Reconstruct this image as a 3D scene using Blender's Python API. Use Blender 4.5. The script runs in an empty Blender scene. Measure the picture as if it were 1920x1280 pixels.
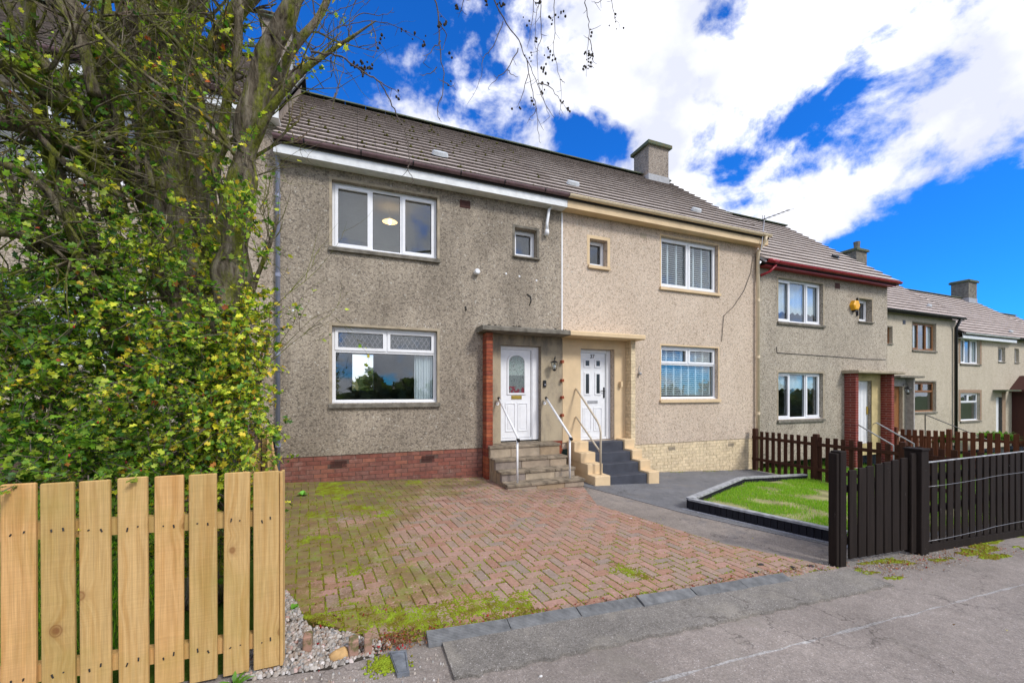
import bpy, math, random
import numpy as np
from math import radians as R, sin, cos, tan, atan, atan2, pi, sqrt
from mathutils import Matrix, Vector
random.seed(7); rng = np.random.default_rng(7)
S = bpy.context.scene
COL = S.collection

# ------------------------------------------------------------------ camera, sky, sun, exposure
EYE = 1.5
YAW = 21.2
FPX, HX, HY = 748.0, 960.0, 735.0
cam = bpy.data.cameras.new('camera'); camo = bpy.data.objects.new('camera', cam); COL.objects.link(camo)
cam.sensor_width = 36; cam.lens = 36*FPX/1920; cam.shift_y = (HY-640)/1920
cam.clip_start = 0.05; cam.clip_end = 2000
camo.location = (0, 0, EYE); camo.rotation_euler = (R(90), 0, R(-YAW))
S.camera = camo

def at(px, py, Y):                      # a survey point of the photograph carried to its real distance Y
    th = atan((px-HX)/FPX); a = th+R(YAW)
    return Vector((Y*tan(a), Y, EYE+(HY-py)/FPX*Y*cos(th)/cos(a)))
def sky_dir(px, py):
    v = at(px, py, 1.0) if px < 1990 else at(1990, py, 1.0)
    d = Vector((v.x, v.y, v.z-EYE)); return d.normalized()

SUN_EL, SUN_AZ = 42.0, 28.0             # azimuth: degrees to the right of straight behind the camera row (-Y)
sun_vec = Vector((sin(R(SUN_AZ))*cos(R(SUN_EL)), -cos(R(SUN_AZ))*cos(R(SUN_EL)), sin(R(SUN_EL))))
w = bpy.data.worlds.new('World'); S.world = w; w.use_nodes = True
nt = w.node_tree; nt.nodes.clear()
def wn(t, **k):
    n = nt.nodes.new(t)
    for a, b in k.items(): setattr(n, a, b)
    return n
wout = wn('ShaderNodeOutputWorld'); wbg = wn('ShaderNodeBackground'); wbg.inputs[1].default_value = 0.11
nt.links.new(wbg.outputs[0], wout.inputs[0])
sky = wn('ShaderNodeTexSky', sky_type='NISHITA', sun_disc=False)
sky.sun_elevation = R(SUN_EL); sky.sun_rotation = atan2(sun_vec.x, sun_vec.y); sky.ozone_density = 3.0; sky.dust_density = 0.3; sky.air_density = 1.0
tint = wn('ShaderNodeMix', data_type='RGBA', blend_type='MULTIPLY'); tint.inputs[0].default_value = 1
nt.links.new(sky.outputs[0], tint.inputs[6]); tint.inputs[7].default_value = (0.07, 0.52, 1.2, 1)
tc = wn('ShaderNodeTexCoord')
mp = wn('ShaderNodeMapping'); mp.inputs['Scale'].default_value = (1, 1, 1.25); nt.links.new(tc.outputs['Generated'], mp.inputs[0])
nz = wn('ShaderNodeTexNoise'); nz.inputs['Scale'].default_value = 6.0; nz.inputs['Detail'].default_value = 9; nz.inputs['Roughness'].default_value = .6
nz.inputs['Distortion'].default_value = .15
nt.links.new(mp.outputs[0], nz.inputs[0])
def wm(op, a, b, clamp=False):
    n = wn('ShaderNodeMath', operation=op); n.use_clamp = clamp
    for i, v in enumerate((a, b)):
        if v is None: continue
        if isinstance(v, (int, float)): n.inputs[i].default_value = v
        else: nt.links.new(v, n.inputs[i])
    return n.outputs[0]
acc = wm('MULTIPLY', wm('SUBTRACT', nz.outputs[0], .49), 6.2)
# the cloud banks of that day: (picture x, y, half width in degrees, strength; negative = clear blue)
BANKS = [(1250,60,17,1.1),(1450,180,13,1.2),(1020,210,9,1.1),(800,200,8,1.1),(900,70,4,.8),(1330,350,10,1.0),(1500,380,7,.9),(1620,380,6,.6),
         (1750,60,12,1.0),(1700,110,6,.4),(1800,300,7,1.5),(1890,190,8,1.4),(1740,150,4,.5),(1850,350,5,1.7),(1800,400,3.5,1.4),(1700,330,3,.4),(640,170,5,.8),(700,150,6,.9),(760,190,6,.9),(850,160,6,.8),(665,690,7,1.6),(1600,410,5,.9),(1700,380,4,.8),(1450,420,6,.8),(1790,215,5,.5),(1890,390,5,.5),(1250,400,5,.5),(1150,120,8,.6),
         (640,40,7,-1.5),(760,40,5.5,-1.1),(980,40,5,-.7),(1100,265,3.0,-1.0),(1060,250,2.3,-.6),(1150,290,2.6,-.8),(1560,215,3.0,-1.15),(1650,270,2.4,-.9),(1500,200,2.2,-.5),(1700,215,1.8,-.7),(1780,140,1.5,-.5),
         (1760,500,7,-1.6),(1880,520,6,-1.2),(1660,520,6,-1.2),(1900,470,4,-.8),(1850,550,6,-1.3),(1750,440,4,-1.0),(300,250,16,-1.4),(100,100,14,-1.0),(120,350,14,-1.0),(450,60,8,-.9)]
BANKS = [(tuple(sky_dir(a, b)), c, d) for a, b, c, d in BANKS]
# unseen cloud added behind the camera and overhead to whiten the light and panes
BANKS += [((0, -.9, .42), 38, .9), ((.8, -.4, .45), 30, .8), ((-.8, -.45, .4), 30, .7), ((0, 0, 1), 26, .7)]
pos_ = neg_ = 0.0
for d, deg, amp in BANKS:
    dp = wn('ShaderNodeVectorMath', operation='DOT_PRODUCT'); nt.links.new(tc.outputs['Generated'], dp.inputs[0]); dp.inputs[1].default_value = Vector(d).normalized()
    k = 1/(1-cos(R(deg)))
    e = wm('MULTIPLY', wm('EXPONENT', wm('MULTIPLY', wm('SUBTRACT', dp.outputs['Value'], 1), k*.8), None), abs(amp))
    if amp > 0: pos_ = wm('ADD', e, pos_)
    else: neg_ = wm('ADD', e, neg_)
acc = wm('ADD', acc, wm('MULTIPLY', wm('MINIMUM', pos_, 1.0), .8))
acc = wm('SUBTRACT', acc, wm('MULTIPLY', neg_, .95))
mask = wn('ShaderNodeMapRange', interpolation_type='SMOOTHSTEP'); nt.links.new(acc, mask.inputs[0])
mask.inputs[1].default_value = -.3; mask.inputs[2].default_value = .75
nz2 = wn('ShaderNodeTexNoise'); nz2.inputs['Scale'].default_value = 5; nz2.inputs['Detail'].default_value = 6; nt.links.new(mp.outputs[0], nz2.inputs[0])
cr = wn('ShaderNodeValToRGB'); nt.links.new(nz2.outputs[0], cr.inputs[0])
CL = 1.0
cr.color_ramp.elements[0].position = .38; cr.color_ramp.elements[0].color = (.50, .52, .60, 1)
cr.color_ramp.elements[1].position = .62; cr.color_ramp.elements[1].color = (.86, .86, .9, 1)
cs = wn('ShaderNodeVectorMath', operation='SCALE'); nt.links.new(cr.outputs[0], cs.inputs[0]); cs.inputs['Scale'].default_value = 8.2
mx = wn('ShaderNodeMix', data_type='RGBA'); nt.links.new(mask.outputs[0], mx.inputs[0]); nt.links.new(tint.outputs[2], mx.inputs[6]); nt.links.new(cs.outputs[0], mx.inputs[7])
nt.links.new(mx.outputs[2], wbg.inputs[0])
sl = bpy.data.lights.new('sun', 'SUN'); slo = bpy.data.objects.new('sun', sl); COL.objects.link(slo)
sl.energy = 1.5; sl.angle = R(14); sl.color = (1, .965, .91)
slo.rotation_euler = sun_vec.to_track_quat('Z', 'Y').to_euler()
S.view_settings.view_transform = 'Standard'; S.view_settings.look = 'None'; S.view_settings.gamma = 1; S.view_settings.use_curve_mapping = False
S.view_settings.exposure = 0.9

# ------------------------------------------------------------------ material helper
class M:
    def __init__(s, name):
        s.m = bpy.data.materials.new(name); s.m.use_nodes = True; s.t = s.m.node_tree; s.t.nodes.clear()
        s.out = s.n('ShaderNodeOutputMaterial'); s.b = s.n('ShaderNodeBsdfPrincipled'); s.l(s.b.outputs[0], s.out.inputs[0])
        s.b.inputs['Roughness'].default_value = .85; s.b.inputs['Specular IOR Level'].default_value = .35
    def n(s, t, **k):
        n = s.t.nodes.new(t)
        for a, b in k.items(): setattr(n, a, b)
        return n
    def l(s, a, b): s.t.links.new(a, b)
    def set(s, sock, v):
        if isinstance(v, bpy.types.NodeSocket): s.l(v, sock)
        elif isinstance(v, (tuple, list)): sock.default_value = tuple(v)+(1,) if len(v) == 3 and len(sock.default_value) == 4 else v
        else: sock.default_value = v
    def pos(s, sc=(1, 1, 1), rnd=0):
        g = s.n('ShaderNodeNewGeometry').outputs['Position']
        if rnd:
            o = s.rnd(); v = s.n('ShaderNodeCombineXYZ')
            for i in range(3): s.l(s.math('MULTIPLY', o, rnd*(1+i*.7)), v.inputs[i])
            a = s.n('ShaderNodeVectorMath', operation='ADD'); s.l(g, a.inputs[0]); s.l(v.outputs[0], a.inputs[1]); g = a.outputs[0]
        if sc == (1, 1, 1): return g
        m = s.n('ShaderNodeMapping'); m.inputs['Scale'].default_value = sc; s.l(g, m.inputs[0]); return m.outputs[0]
    def xyz(s, v=None):
        n = s.n('ShaderNodeSeparateXYZ'); s.l(v or s.pos(), n.inputs[0]); return n.outputs
    def rnd(s):
        a = s.n('ShaderNodeAttribute', attribute_name='rnd')
        return s.math('FRACT', s.math('ADD', s.n('ShaderNodeObjectInfo').outputs['Random'], a.outputs['Fac']))
    def noise(s, sc, det=3, rough=.5, v=None, col=False, dist=0):
        n = s.n('ShaderNodeTexNoise'); n.inputs['Scale'].default_value = sc; n.inputs['Detail'].default_value = det; n.inputs['Roughness'].default_value = rough
        n.inputs['Distortion'].default_value = dist
        s.l(v or s.pos(), n.inputs[0]); return n.outputs[1 if col else 0]
    def vor(s, sc, v=None, out='Distance', feature='F1', rand=1):
        n = s.n('ShaderNodeTexVoronoi', feature=feature); n.inputs['Scale'].default_value = sc; n.inputs['Randomness'].default_value = rand
        s.l(v or s.pos(), n.inputs[0]); return n.outputs[out]
    def ramp(s, f, stops):
        n = s.n('ShaderNodeValToRGB'); s.l(f, n.inputs[0]); e = n.color_ramp.elements
        while len(e) < len(stops): e.new(.5)
        for i, (p, c) in enumerate(stops):
            e[i].position = p; e[i].color = (c, c, c, 1) if isinstance(c, (int, float)) else tuple(c)+(1,)
        return n.outputs[0]
    def mix(s, f, a, b, mode='MIX'):
        n = s.n('ShaderNodeMix', data_type='RGBA', blend_type=mode)
        s.set(n.inputs[0], f); s.set(n.inputs[6], a); s.set(n.inputs[7], b); return n.outputs[2]
    def math(s, op, a, b=None, c=None, clamp=False):
        n = s.n('ShaderNodeMath', operation=op); n.use_clamp = clamp
        for i, v in enumerate((a, b, c)):
            if v is not None: s.set(n.inputs[i], v)
        return n.outputs[0]
    def rng(s, v, a, b, c=0, d=1):
        n = s.n('ShaderNodeMapRange'); s.l(v, n.inputs[0])
        for i, x in enumerate((a, b, c, d)): n.inputs[i+1].default_value = x
        return n.outputs[0]
    def bump(s, h, st=.5, dist=.01, nrm=None):
        n = s.n('ShaderNodeBump'); n.inputs['Strength'].default_value = st; n.inputs['Distance'].default_value = dist
        s.l(h, n.inputs['Height'])
        if nrm: s.l(nrm, n.inputs['Normal'])
        return n.outputs[0]
    def fin(s, col=None, rough=None, nrm=None, spec=None, metal=None):
        if col is not None: s.set(s.b.inputs['Base Color'], col)
        if rough is not None: s.set(s.b.inputs['Roughness'], rough)
        if nrm is not None: s.l(nrm, s.b.inputs['Normal'])
        if spec is not None: s.b.inputs['Specular IOR Level'].default_value = spec
        if metal is not None: s.b.inputs['Metallic'].default_value = metal
        return s.m

def simple(name, c, rough=.5, var=.12, spec=.4, metal=0, nsc=9):
    m = M(name); n = m.noise(nsc, 5, .6)
    col = m.mix(1, c, m.ramp(n, [(.3, 1-var*1.6), (.7, 1+var*.3 if var < .5 else 1)]), 'MULTIPLY')
    return m.fin(col, rough, m.bump(m.noise(nsc*18, 2), .12, .003), spec, metal)

def harl(name, light, mid, dark, stain, stain_amt=.6, sc=40):
    m = M(name)
    v = m.vor(sc, out='Color'); sx = m.n('ShaderNodeSeparateColor'); m.l(v, sx.inputs[0])
    d = m.vor(sc, out='Distance')
    c = m.ramp(sx.outputs[0], [(0, dark), (.25, mid), (.6, light), (.97, light), (1, (.62, .58, .5))])
    c = m.mix(m.rng(d, .35, .75, 0, .35), c, dark)
    fine = m.noise(sc*2.2, 2)
    c = m.mix(1, c, m.ramp(fine, [(.3, .72), (.65, 1.12)]), 'MULTIPLY')
    big = m.noise(.9, 6, .62, v=m.pos((1, 1, .45)))
    big2 = m.noise(3.5, 5, .6, v=m.pos((1, 1, .35)))
    sm = m.math('MULTIPLY', m.ramp(m.math('ADD', m.math('MULTIPLY', big, .65), m.math('MULTIPLY', big2, .35)), [(.42, 0), (.58, 1)]), stain_amt)
    c = m.mix(sm, c, m.mix(1, c, stain, 'MULTIPLY'))
    Xh, Yh, Zh = m.xyz()
    grime = m.math('MULTIPLY', m.rng(Zh, 4.2, 5.5), m.ramp(m.noise(2.2, 6, .7, v=m.pos((1, 1, .22))), [(.36, 0), (.6, 1)]))
    low = m.math('MULTIPLY', m.rng(Zh, 1.15, .45), m.ramp(m.noise(3.1, 6, .7), [(.4, 0), (.6, 1)]))
    c = m.mix(m.math('MULTIPLY', m.math('ADD', grime, m.math('MULTIPLY', low, .6)), stain_amt*.8), c, m.mix(1, c, (.5, .5, .5), 'MULTIPLY'))
    h = m.math('SUBTRACT', m.noise(sc*1.3, 2), d)
    return m.fin(c, .95, m.bump(h, .5, .008), .15)

MAT = {}
MAT['harl39'] = harl('dark_roughcast', (.46, .395, .31), (.36, .305, .24), (.20, .17, .137), (.52, .515, .51), .62)
MAT['harl37'] = harl('pale_roughcast', (.70, .575, .455), (.60, .49, .385), (.40, .32, .245), (.84, .82, .8), .5)
MAT['harl35'] = harl('grey_beige_roughcast', (.53, .465, .375), (.42, .365, .29), (.22, .19, .15), (.72, .72, .72), .6)
MAT['harl41'] = harl('pinkish_roughcast', (.50, .42, .34), (.40, .33, .26), (.2, .17, .13), (.75, .72, .7), .5)
MAT['harl33'] = harl('cream_roughcast', (.60, .53, .42), (.53, .46, .36), (.36, .31, .24), (.86, .84, .82), .5)
MAT['harlch'] = harl('chimney_roughcast', (.42, .36, .3), (.33, .28, .24), (.15, .13, .11), (.7, .7, .7), .6)

def brickmat(name, cols, eff=.3, rough=.85):
    m = M(name); r = m.rnd()
    c = m.ramp(r, [(i/(len(cols)-1), x) for i, x in enumerate(cols)])
    c = m.mix(1, c, m.ramp(m.noise(14, 5, .65), [(.3, .68), (.7, 1.18)]), 'MULTIPLY')
    e = m.ramp(m.noise(2.3, 6, .7), [(.55, 0), (.75, 1)])
    c = m.mix(m.math('MULTIPLY', e, eff), c, (.5, .42, .36))
    return m.fin(c, rough, m.bump(m.noise(90, 3), .4, .004), .2)
MAT['brick'] = brickmat('red_facing_brick', [(.20, .078, .06), (.25, .092, .068), (.22, .105, .085), (.30, .12, .08), (.17, .08, .068)], .4)
MAT['brick_orange'] = brickmat('orange_red_brick', [(.33, .085, .04), (.26, .06, .035), (.40, .12, .055), (.22, .05, .035)], .1)
MAT['brick_cream'] = brickmat('cream_painted_brick', [(.68, .55, .36), (.72, .59, .39), (.64, .52, .35)], .05)
MAT['brick_dark'] = brickmat('dark_red_smooth_brick', [(.22, .045, .035), (.26, .055, .04), (.19, .04, .035)], .05)
def mortar(name, c):
    m = M(name); return m.fin(m.mix(1, c, m.ramp(m.noise(30, 4), [(.3, .7), (.7, 1.1)]), 'MULTIPLY'), .95, m.bump(m.noise(120, 2), .5, .004), .1)
MAT['mortar'] = mortar('weathered_mortar', (.13, .085, .07)); MAT['mortar_cream'] = mortar('painted_mortar', (.52, .42, .27)); MAT['mortar_pale'] = mortar('pale_mortar', (.5, .4, .36))

MAT['upvc'] = simple('white_upvc', (.83, .84, .86), .3, .05, .5)
MAT['paintwhite'] = simple('white_paint', (.8, .81, .82), .35, .06)
MAT['fascia'] = simple('white_fascia_board', (.74, .76, .77), .4, .12)
MAT['cream'] = simple('cream_masonry_paint', (.70, .53, .325), .7, .1, .25, nsc=3)
MAT['creamlight'] = simple('cream_gutter_paint', (.74, .61, .42), .5, .08)
MAT['stone'] = simple('weathered_stone', (.22, .2, .165), .9, .35, .2, nsc=7)
MAT['beigestone'] = simple('beige_cast_stone', (.44, .37, .27), .85, .25, .2, nsc=5)
MAT['gutter_purple'] = simple('faded_maroon_gutter', (.19, .115, .125), .45, .2)
MAT['gutter_red'] = simple('red_gutter', (.35, .02, .03), .35, .15)
MAT['pipe_blue'] = simple('grey_blue_pipe', (.26, .28, .37), .4, .1)
MAT['black'] = simple('black_metal', (.012, .012, .014), .4, .1)
MAT['darkgrey'] = simple('dark_grey_step_paint', (.062, .067, .085), .7, .2, .3, nsc=5)
MAT['brass'] = simple('brass', (.5, .35, .07), .4, .1, .5, .8)
MAT['brownwood'] = simple('varnished_brown_window_frame', (.3, .13, .045), .45, .2)
MAT['tan'] = simple('tan_render_band', (.33, .23, .16), .9, .15, .2)
MAT['greyrender'] = simple('grey_smooth_render', (.42, .39, .37), .9, .2, .2)
MAT['pale_vent'] = simple('pale_roof_vent', (.55, .58, .6), .5, .1)
MAT['yellow'] = simple('yellow_alarm_plastic', (.85, .42, .015), .4, .05)
MAT['aluminium'] = simple('dull_aluminium', (.4, .4, .42), .4, .1, .5, .6)
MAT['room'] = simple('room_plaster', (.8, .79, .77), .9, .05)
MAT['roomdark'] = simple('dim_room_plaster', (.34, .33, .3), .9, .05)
MAT['cloth'] = simple('white_net_curtain', (.75, .77, .8), .9, .05)
MAT['maroon'] = simple('maroon_porch_paint', (.06, .015, .012), .5, .1)
MAT['lead'] = simple('lead_flashing', (.36, .37, .39), .6, .15)
MAT['darkglass'] = simple('dark_obscure_glass', (.03, .035, .04), .15, .1, .6)
MAT['terracotta'] = simple('dark_air_brick', (.09, .035, .028), .8, .2)
MAT['soil'] = simple('dark_garden_soil', (.045, .036, .026), .95, .3)
MAT['cable'] = simple('black_cable', (.03, .028, .025), .6, .1)

g = M('window_glass'); tr = g.n('ShaderNodeBsdfTransparent'); tr.inputs[0].default_value = (.86, .9, .9, 1)
gl = g.n('ShaderNodeBsdfGlossy'); gl.inputs['Roughness'].default_value = .008; gl.inputs[0].default_value = (.95, .97, 1, 1)
gg_ = g.n('ShaderNodeNewGeometry'); dt = g.n('ShaderNodeVectorMath', operation='DOT_PRODUCT'); g.l(gg_.outputs['Normal'], dt.inputs[0]); g.l(gg_.outputs['Incoming'], dt.inputs[1])
fr = g.math('POWER', g.math('SUBTRACT', 1, g.math('ABSOLUTE', dt.outputs['Value'])), 4.0)
ms = g.n('ShaderNodeMixShader'); g.l(g.math('ADD', g.math('MULTIPLY', fr, .9), .085, clamp=True), ms.inputs[0])
g.l(tr.outputs[0], ms.inputs[1]); g.l(gl.outputs[0], ms.inputs[2]); g.l(ms.outputs[0], g.out.inputs[0]); MAT['glass'] = g.m
bw = g.bump(g.noise(2.2, 1), .12, .01); g.l(bw, gl.inputs['Normal'])

def tilemat(name, c1, c2, moss):
    m = M(name); c = m.ramp(m.rnd(), [(0, c1), (1, c2)])
    c = m.mix(1, c, m.ramp(m.noise(22, 6, .7), [(.3, .75), (.7, 1.15)]), 'MULTIPLY')
    k = m.ramp(m.noise(3.2, 8, .75), [(.56, 0), (.68, 1)])
    c = m.mix(m.math('MULTIPLY', k, moss), c, (.075, .065, .03))
    lich = m.ramp(m.noise(34, 3, .6), [(.66, 0), (.72, 1)])
    c = m.mix(m.math('MULTIPLY', lich, .5), c, (.5, .48, .42))
    return m.fin(c, .92, m.bump(m.noise(120, 3), .4, .004), .2)
MAT['tile39'] = tilemat('weathered_concrete_tile', (.38, .315, .285), (.49, .42, .385), .55)
MAT['tile37'] = tilemat('cleaner_concrete_tile', (.47, .40, .36), (.57, .50, .455), .15)
MAT['tile33'] = tilemat('grey_concrete_tile', (.38, .315, .285), (.49, .42, .385), .3)
MAT['tile_edge'] = simple('shade_toned_tile_edge', (.16, .135, .12), .95, .3, .1, nsc=20)  # dark colour paints in the shade lines between the tile rows
MAT['deck'] = simple('roof_underlay', (.03, .027, .025), .9, .1)

# pavers, moss and asphalt
m = M('clay_paver'); r = m.rnd(); X, Y, Z = m.xyz()
c = m.ramp(r, [(0, (.32, .175, .125)), (.3, (.38, .225, .165)), (.5, (.30, .215, .165)), (.65, (.40, .235, .19)), (.85, (.34, .24, .185)), (1, (.28, .215, .18))])
c = m.mix(1, c, m.ramp(m.noise(40, 5, .7), [(.3, .75), (.7, 1.15)]), 'MULTIPLY')
lic = m.ramp(m.noise(26, 4, .65), [(.62, 0), (.70, 1)]); c = m.mix(m.math('MULTIPLY', lic, .55), c, (.58, .52, .46))
left = m.rng(X, 1.9, -.6); back = m.rng(Y, 5.2, 7.2)
grow = m.math('ADD', m.math('MULTIPLY', left, .20), m.math('MULTIPLY', back, .12))
ms_ = m.math('ADD', m.math('ADD', m.math('MULTIPLY', m.noise(1.6, 5, .6), .45), m.math('ADD', m.math('MULTIPLY', m.noise(15, 6, .75), .25), m.math('MULTIPLY', m.noise(70, 4, .7), .3))), grow)
mk = m.ramp(ms_, [(.59, 0), (.66, 1)])
mosscol = m.ramp(m.noise(7, 4), [(.3, (.13, .085, .035)), (.5, (.17, .14, .03)), (.72, (.17, .23, .025))])
c = m.mix(m.math('MULTIPLY', mk, .76), c, mosscol)
drt = m.math('MULTIPLY', m.ramp(m.noise(1.3, 5, .6, v=m.pos((1, 2.2, 1))), [(.46, 0), (.62, 1)]), m.rng(Y, 4.9, 6.2))
c = m.mix(m.math('MULTIPLY', drt, .55), c, (.1, .07, .05))
MAT['paver'] = m.fin(c, .9, m.bump(m.noise(110, 3), .4, .004), .25)
m = M('mossy_joint_sand'); X, Y, Z = m.xyz()
c = m.ramp(m.noise(3, 5, .6), [(.35, (.10, .07, .04)), (.48, (.15, .13, .03)), (.6, (.19, .22, .025))])
c = m.mix(m.rng(Y, 4.2, 5.5, 0, .75), c, (.10, .065, .045))
MAT['joint'] = m.fin(c, 1, m.bump(m.noise(60, 4), .7, .01), .05)
m = M('moss'); c = m.ramp(m.noise(9, 6, .7), [(.28, (.10, .07, .02)), (.42, (.17, .15, .02)), (.55, (.2, .25, .02)), (.72, (.3, .42, .035))])
MAT['moss'] = m.fin(c, 1, m.bump(m.noise(150, 3), .8, .006), .05)
def asph(name, a, b, sc=190, patch=None, pamt=.5, bsc=.8):
    m = M(name); v = m.vor(sc, out='Color'); sx = m.n('ShaderNodeSeparateColor'); m.l(v, sx.inputs[0])
    c = m.mix(sx.outputs[0], a, b)
    c = m.mix(m.ramp(sx.outputs[1], [(.97, 0), (.99, .7)]), c, (.55, .52, .5))
    c = m.mix(1, c, m.ramp(m.noise(bsc, 7, .65), [(.3, .78), (.7, 1.16)]), 'MULTIPLY')
    c = m.mix(1, c, m.ramp(m.noise(9, 6, .75), [(.3, .8), (.7, 1.14)]), 'MULTIPLY')
    c = m.mix(1, c, m.ramp(m.noise(60, 4, .8), [(.32, .74), (.68, 1.2)]), 'MULTIPLY')
    wp = m.n('ShaderNodeVectorMath', operation='ADD'); m.l(m.pos(), wp.inputs[0]); ws = m.n('ShaderNodeVectorMath', operation='SCALE'); m.l(m.noise(3, 4, .7, col=True), ws.inputs[0]); ws.inputs['Scale'].default_value = .5; m.l(ws.outputs[0], wp.inputs[1])
    ck = m.ramp(m.vor(1.1, v=wp.outputs[0], feature='DISTANCE_TO_EDGE'), [(.004, 1), (.010, 0)])
    c = m.mix(m.math('MULTIPLY', m.math('MULTIPLY', ck, m.ramp(m.noise(.7, 3), [(.5, 0), (.6, 1)])), .6), c, (.06, .05, .045))
    if patch: c = m.mix(m.math('MULTIPLY', m.ramp(m.noise(2.2, 7, .7), [(.54, 0), (.66, 1)]), pamt), c, patch)
    h = m.math('ADD', m.noise(sc*.7, 3), m.math('MULTIPLY', m.noise(14, 4), .8))
    return m.fin(c, .92, m.bump(h, .55, .006), .2)
MAT['pavement'] = asph('reddish_grey_pavement', (.225, .193, .172), (.31, .272, .246), patch=(.22, .2, .17), pamt=.4)
MAT['apron'] = asph('coarse_grey_asphalt', (.15, .138, .122), (.27, .25, .228), 170, patch=(.33, .3, .25), pamt=.4)
MAT['path'] = asph('smooth_path_asphalt', (.19, .165, .145), (.30, .26, .23), patch=(.12, .12, .13), pamt=.5)
MAT['drive37'] = asph('dark_damp_asphalt', (.125, .128, .14), (.21, .213, .225), patch=(.24, .22, .2), pamt=.45, bsc=1.3)
MAT['road'] = asph('road_asphalt', (.05, .05, .05), (.09, .09, .09))
MAT['seam'] = asph('pale_seam', (.26, .24, .23), (.42, .41, .4), 90)
m = M('grass_base'); MAT['grassbase'] = m.fin(m.ramp(m.noise(2.5, 5), [(.35, (.05, .11, .015)), (.65, (.09, .16, .02))]), 1, m.bump(m.noise(50), .6, .02), .05)
m = M('far_ground'); MAT['ground'] = m.fin(m.ramp(m.noise(.3, 5), [(.35, (.06, .09, .03)), (.65, (.1, .11, .05))]), 1, None, .05)
m = M('leaf_colour'); a = m.n('ShaderNodeAttribute', attribute_name='tone')
m.b.inputs['Roughness'].default_value = .5; m.l(a.outputs['Color'], m.b.inputs['Base Color'])
tl = m.n('ShaderNodeBsdfTranslucent'); m.l(m.mix(1, a.outputs['Color'], (1.3, 1.4, .6), 'MULTIPLY'), tl.inputs[0])
mm = m.n('ShaderNodeMixShader'); mm.inputs[0].default_value = .38; m.l(m.b.outputs[0], mm.inputs[1]); m.l(tl.outputs[0], mm.inputs[2]); m.l(mm.outputs[0], m.out.inputs[0])
MAT['leaf'] = m.m
m = M('mossy_bark')
c = m.ramp(m.noise(26, 7, .7, v=m.pos((1, 1, .22))), [(.34, (.035, .028, .018)), (.46, (.16, .13, .09)), (.68, (.38, .33, .24))])
k = m.ramp(m.noise(9, 7, .75, v=m.pos((1, 1, .22))), [(.46, 0), (.56, 1)]); c = m.mix(m.math('MULTIPLY', k, .9), c, m.ramp(m.noise(40, 4, .7), [(.35, (.09, .11, .01)), (.65, (.3, .33, .035))]))
pk = m.ramp(m.noise(2.1, 3, .5), [(.6, 0), (.7, 1)]); c = m.mix(m.math('MULTIPLY', pk, .5), c, (.26, .16, .13))
MAT['bark'] = m.fin(c, .95, m.bump(m.noise(26, 7, .7, v=m.pos((1, 1, .22))), 1, .06), .15)
MAT['twig'] = simple('grey_twig_bark', (.13, .105, .085), .9, .3)
MAT['catkin'] = simple('dark_seed_cluster', (.045, .035, .022), .9, .3)

def woodmat(name, light, mid, darkc, knot=.9, green=.0):
    m = M(name); v = m.pos((1, 1, 1), rnd=6.3)
    def sc(vv, s):
        q = m.n('ShaderNodeMapping'); q.inputs['Scale'].default_value = s; m.l(vv, q.inputs[0]); return q.outputs[0]
    kraw = m.vor(1, v=sc(v, (4.6, .001, 3.6))); kc = m.vor(1, v=sc(v, (4.6, .001, 3.6)), out='Color'); ks = m.n('ShaderNodeSeparateColor'); m.l(kc, ks.inputs[0])
    kn = m.math('ADD', kraw, m.math('MULTIPLY', m.math('LESS_THAN', ks.outputs[0], .12), .6))
    gv = m.n('ShaderNodeVectorMath', operation='ADD'); m.l(sc(v, (26, 26, 1.1)), gv.inputs[0])
    wv = m.n('ShaderNodeCombineXYZ'); m.l(m.math('DIVIDE', .35, m.math('ADD', kn, .12)), wv.inputs[0]); m.l(wv.outputs[0], gv.inputs[1])
    gr = m.noise(1, 4, .55, v=gv.outputs[0]); fine = m.noise(1, 3, .6, v=sc(v, (190, 190, 4)))
    saw = m.noise(1, 1, .5, v=sc(v, (6, 6, 160)))
    c = m.ramp(gr, [(.32, mid), (.5, light), (.66, mid)])
    c = m.mix(1, c, m.ramp(fine, [(.3, .80), (.7, 1.1)]), 'MULTIPLY'); c = m.mix(1, c, m.ramp(saw, [(.3, .95), (.7, 1.03)]), 'MULTIPLY')
    c = m.mix(1, c, m.ramp(m.rnd(), [(0, (.82, .84, .74)), (.5, (1, 1, 1)), (1, (1.05, .95, .9))]), 'MULTIPLY')
    c = m.mix(m.math('MULTIPLY', m.ramp(kn, [(.055, 1), (.085, .5), (.10, .9), (.125, .2), (.2, 0)]), knot), c, darkc)
    if green: c = m.mix(m.math('MULTIPLY', m.ramp(m.noise(2.4, 5, .6), [(.5, 0), (.7, 1)]), green), c, (.32, .26, .06))
    return m.fin(c, .75, m.bump(m.math('ADD', fine, saw), .25, .002), .25)
MAT['pine'] = woodmat('new_pine_board', (.60, .395, .17), (.50, .295, .105), (.2, .08, .025), green=.4)
def paintwood(name, c, wear, amt):
    m = M(name); v = m.pos((30, 30, 2), rnd=5)
    col = m.mix(1, c, m.ramp(m.noise(1, 4, .6, v=v), [(.3, .7), (.7, 1.3)]), 'MULTIPLY')
    k = m.ramp(m.noise(16, 6, .8, v=m.pos((1, 1, .35))), [(.66, 0), (.70, 1)]); col = m.mix(m.math('MULTIPLY', k, amt), col, wear)
    return m.fin(col, .8, m.bump(m.noise(1, 3, v=v), .35, .003), .15)
MAT['blackwood'] = paintwood('worn_black_fence_paint', (.017, .012, .010), (.3, .28, .27), .6)
MAT['brownfence'] = paintwood('dark_brown_fence_stain', (.052, .022, .014), (.16, .1, .06), .5)
MAT['redfence'] = paintwood('red_brown_fence_stain', (.12, .042, .022), (.2, .13, .06), .6)
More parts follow.
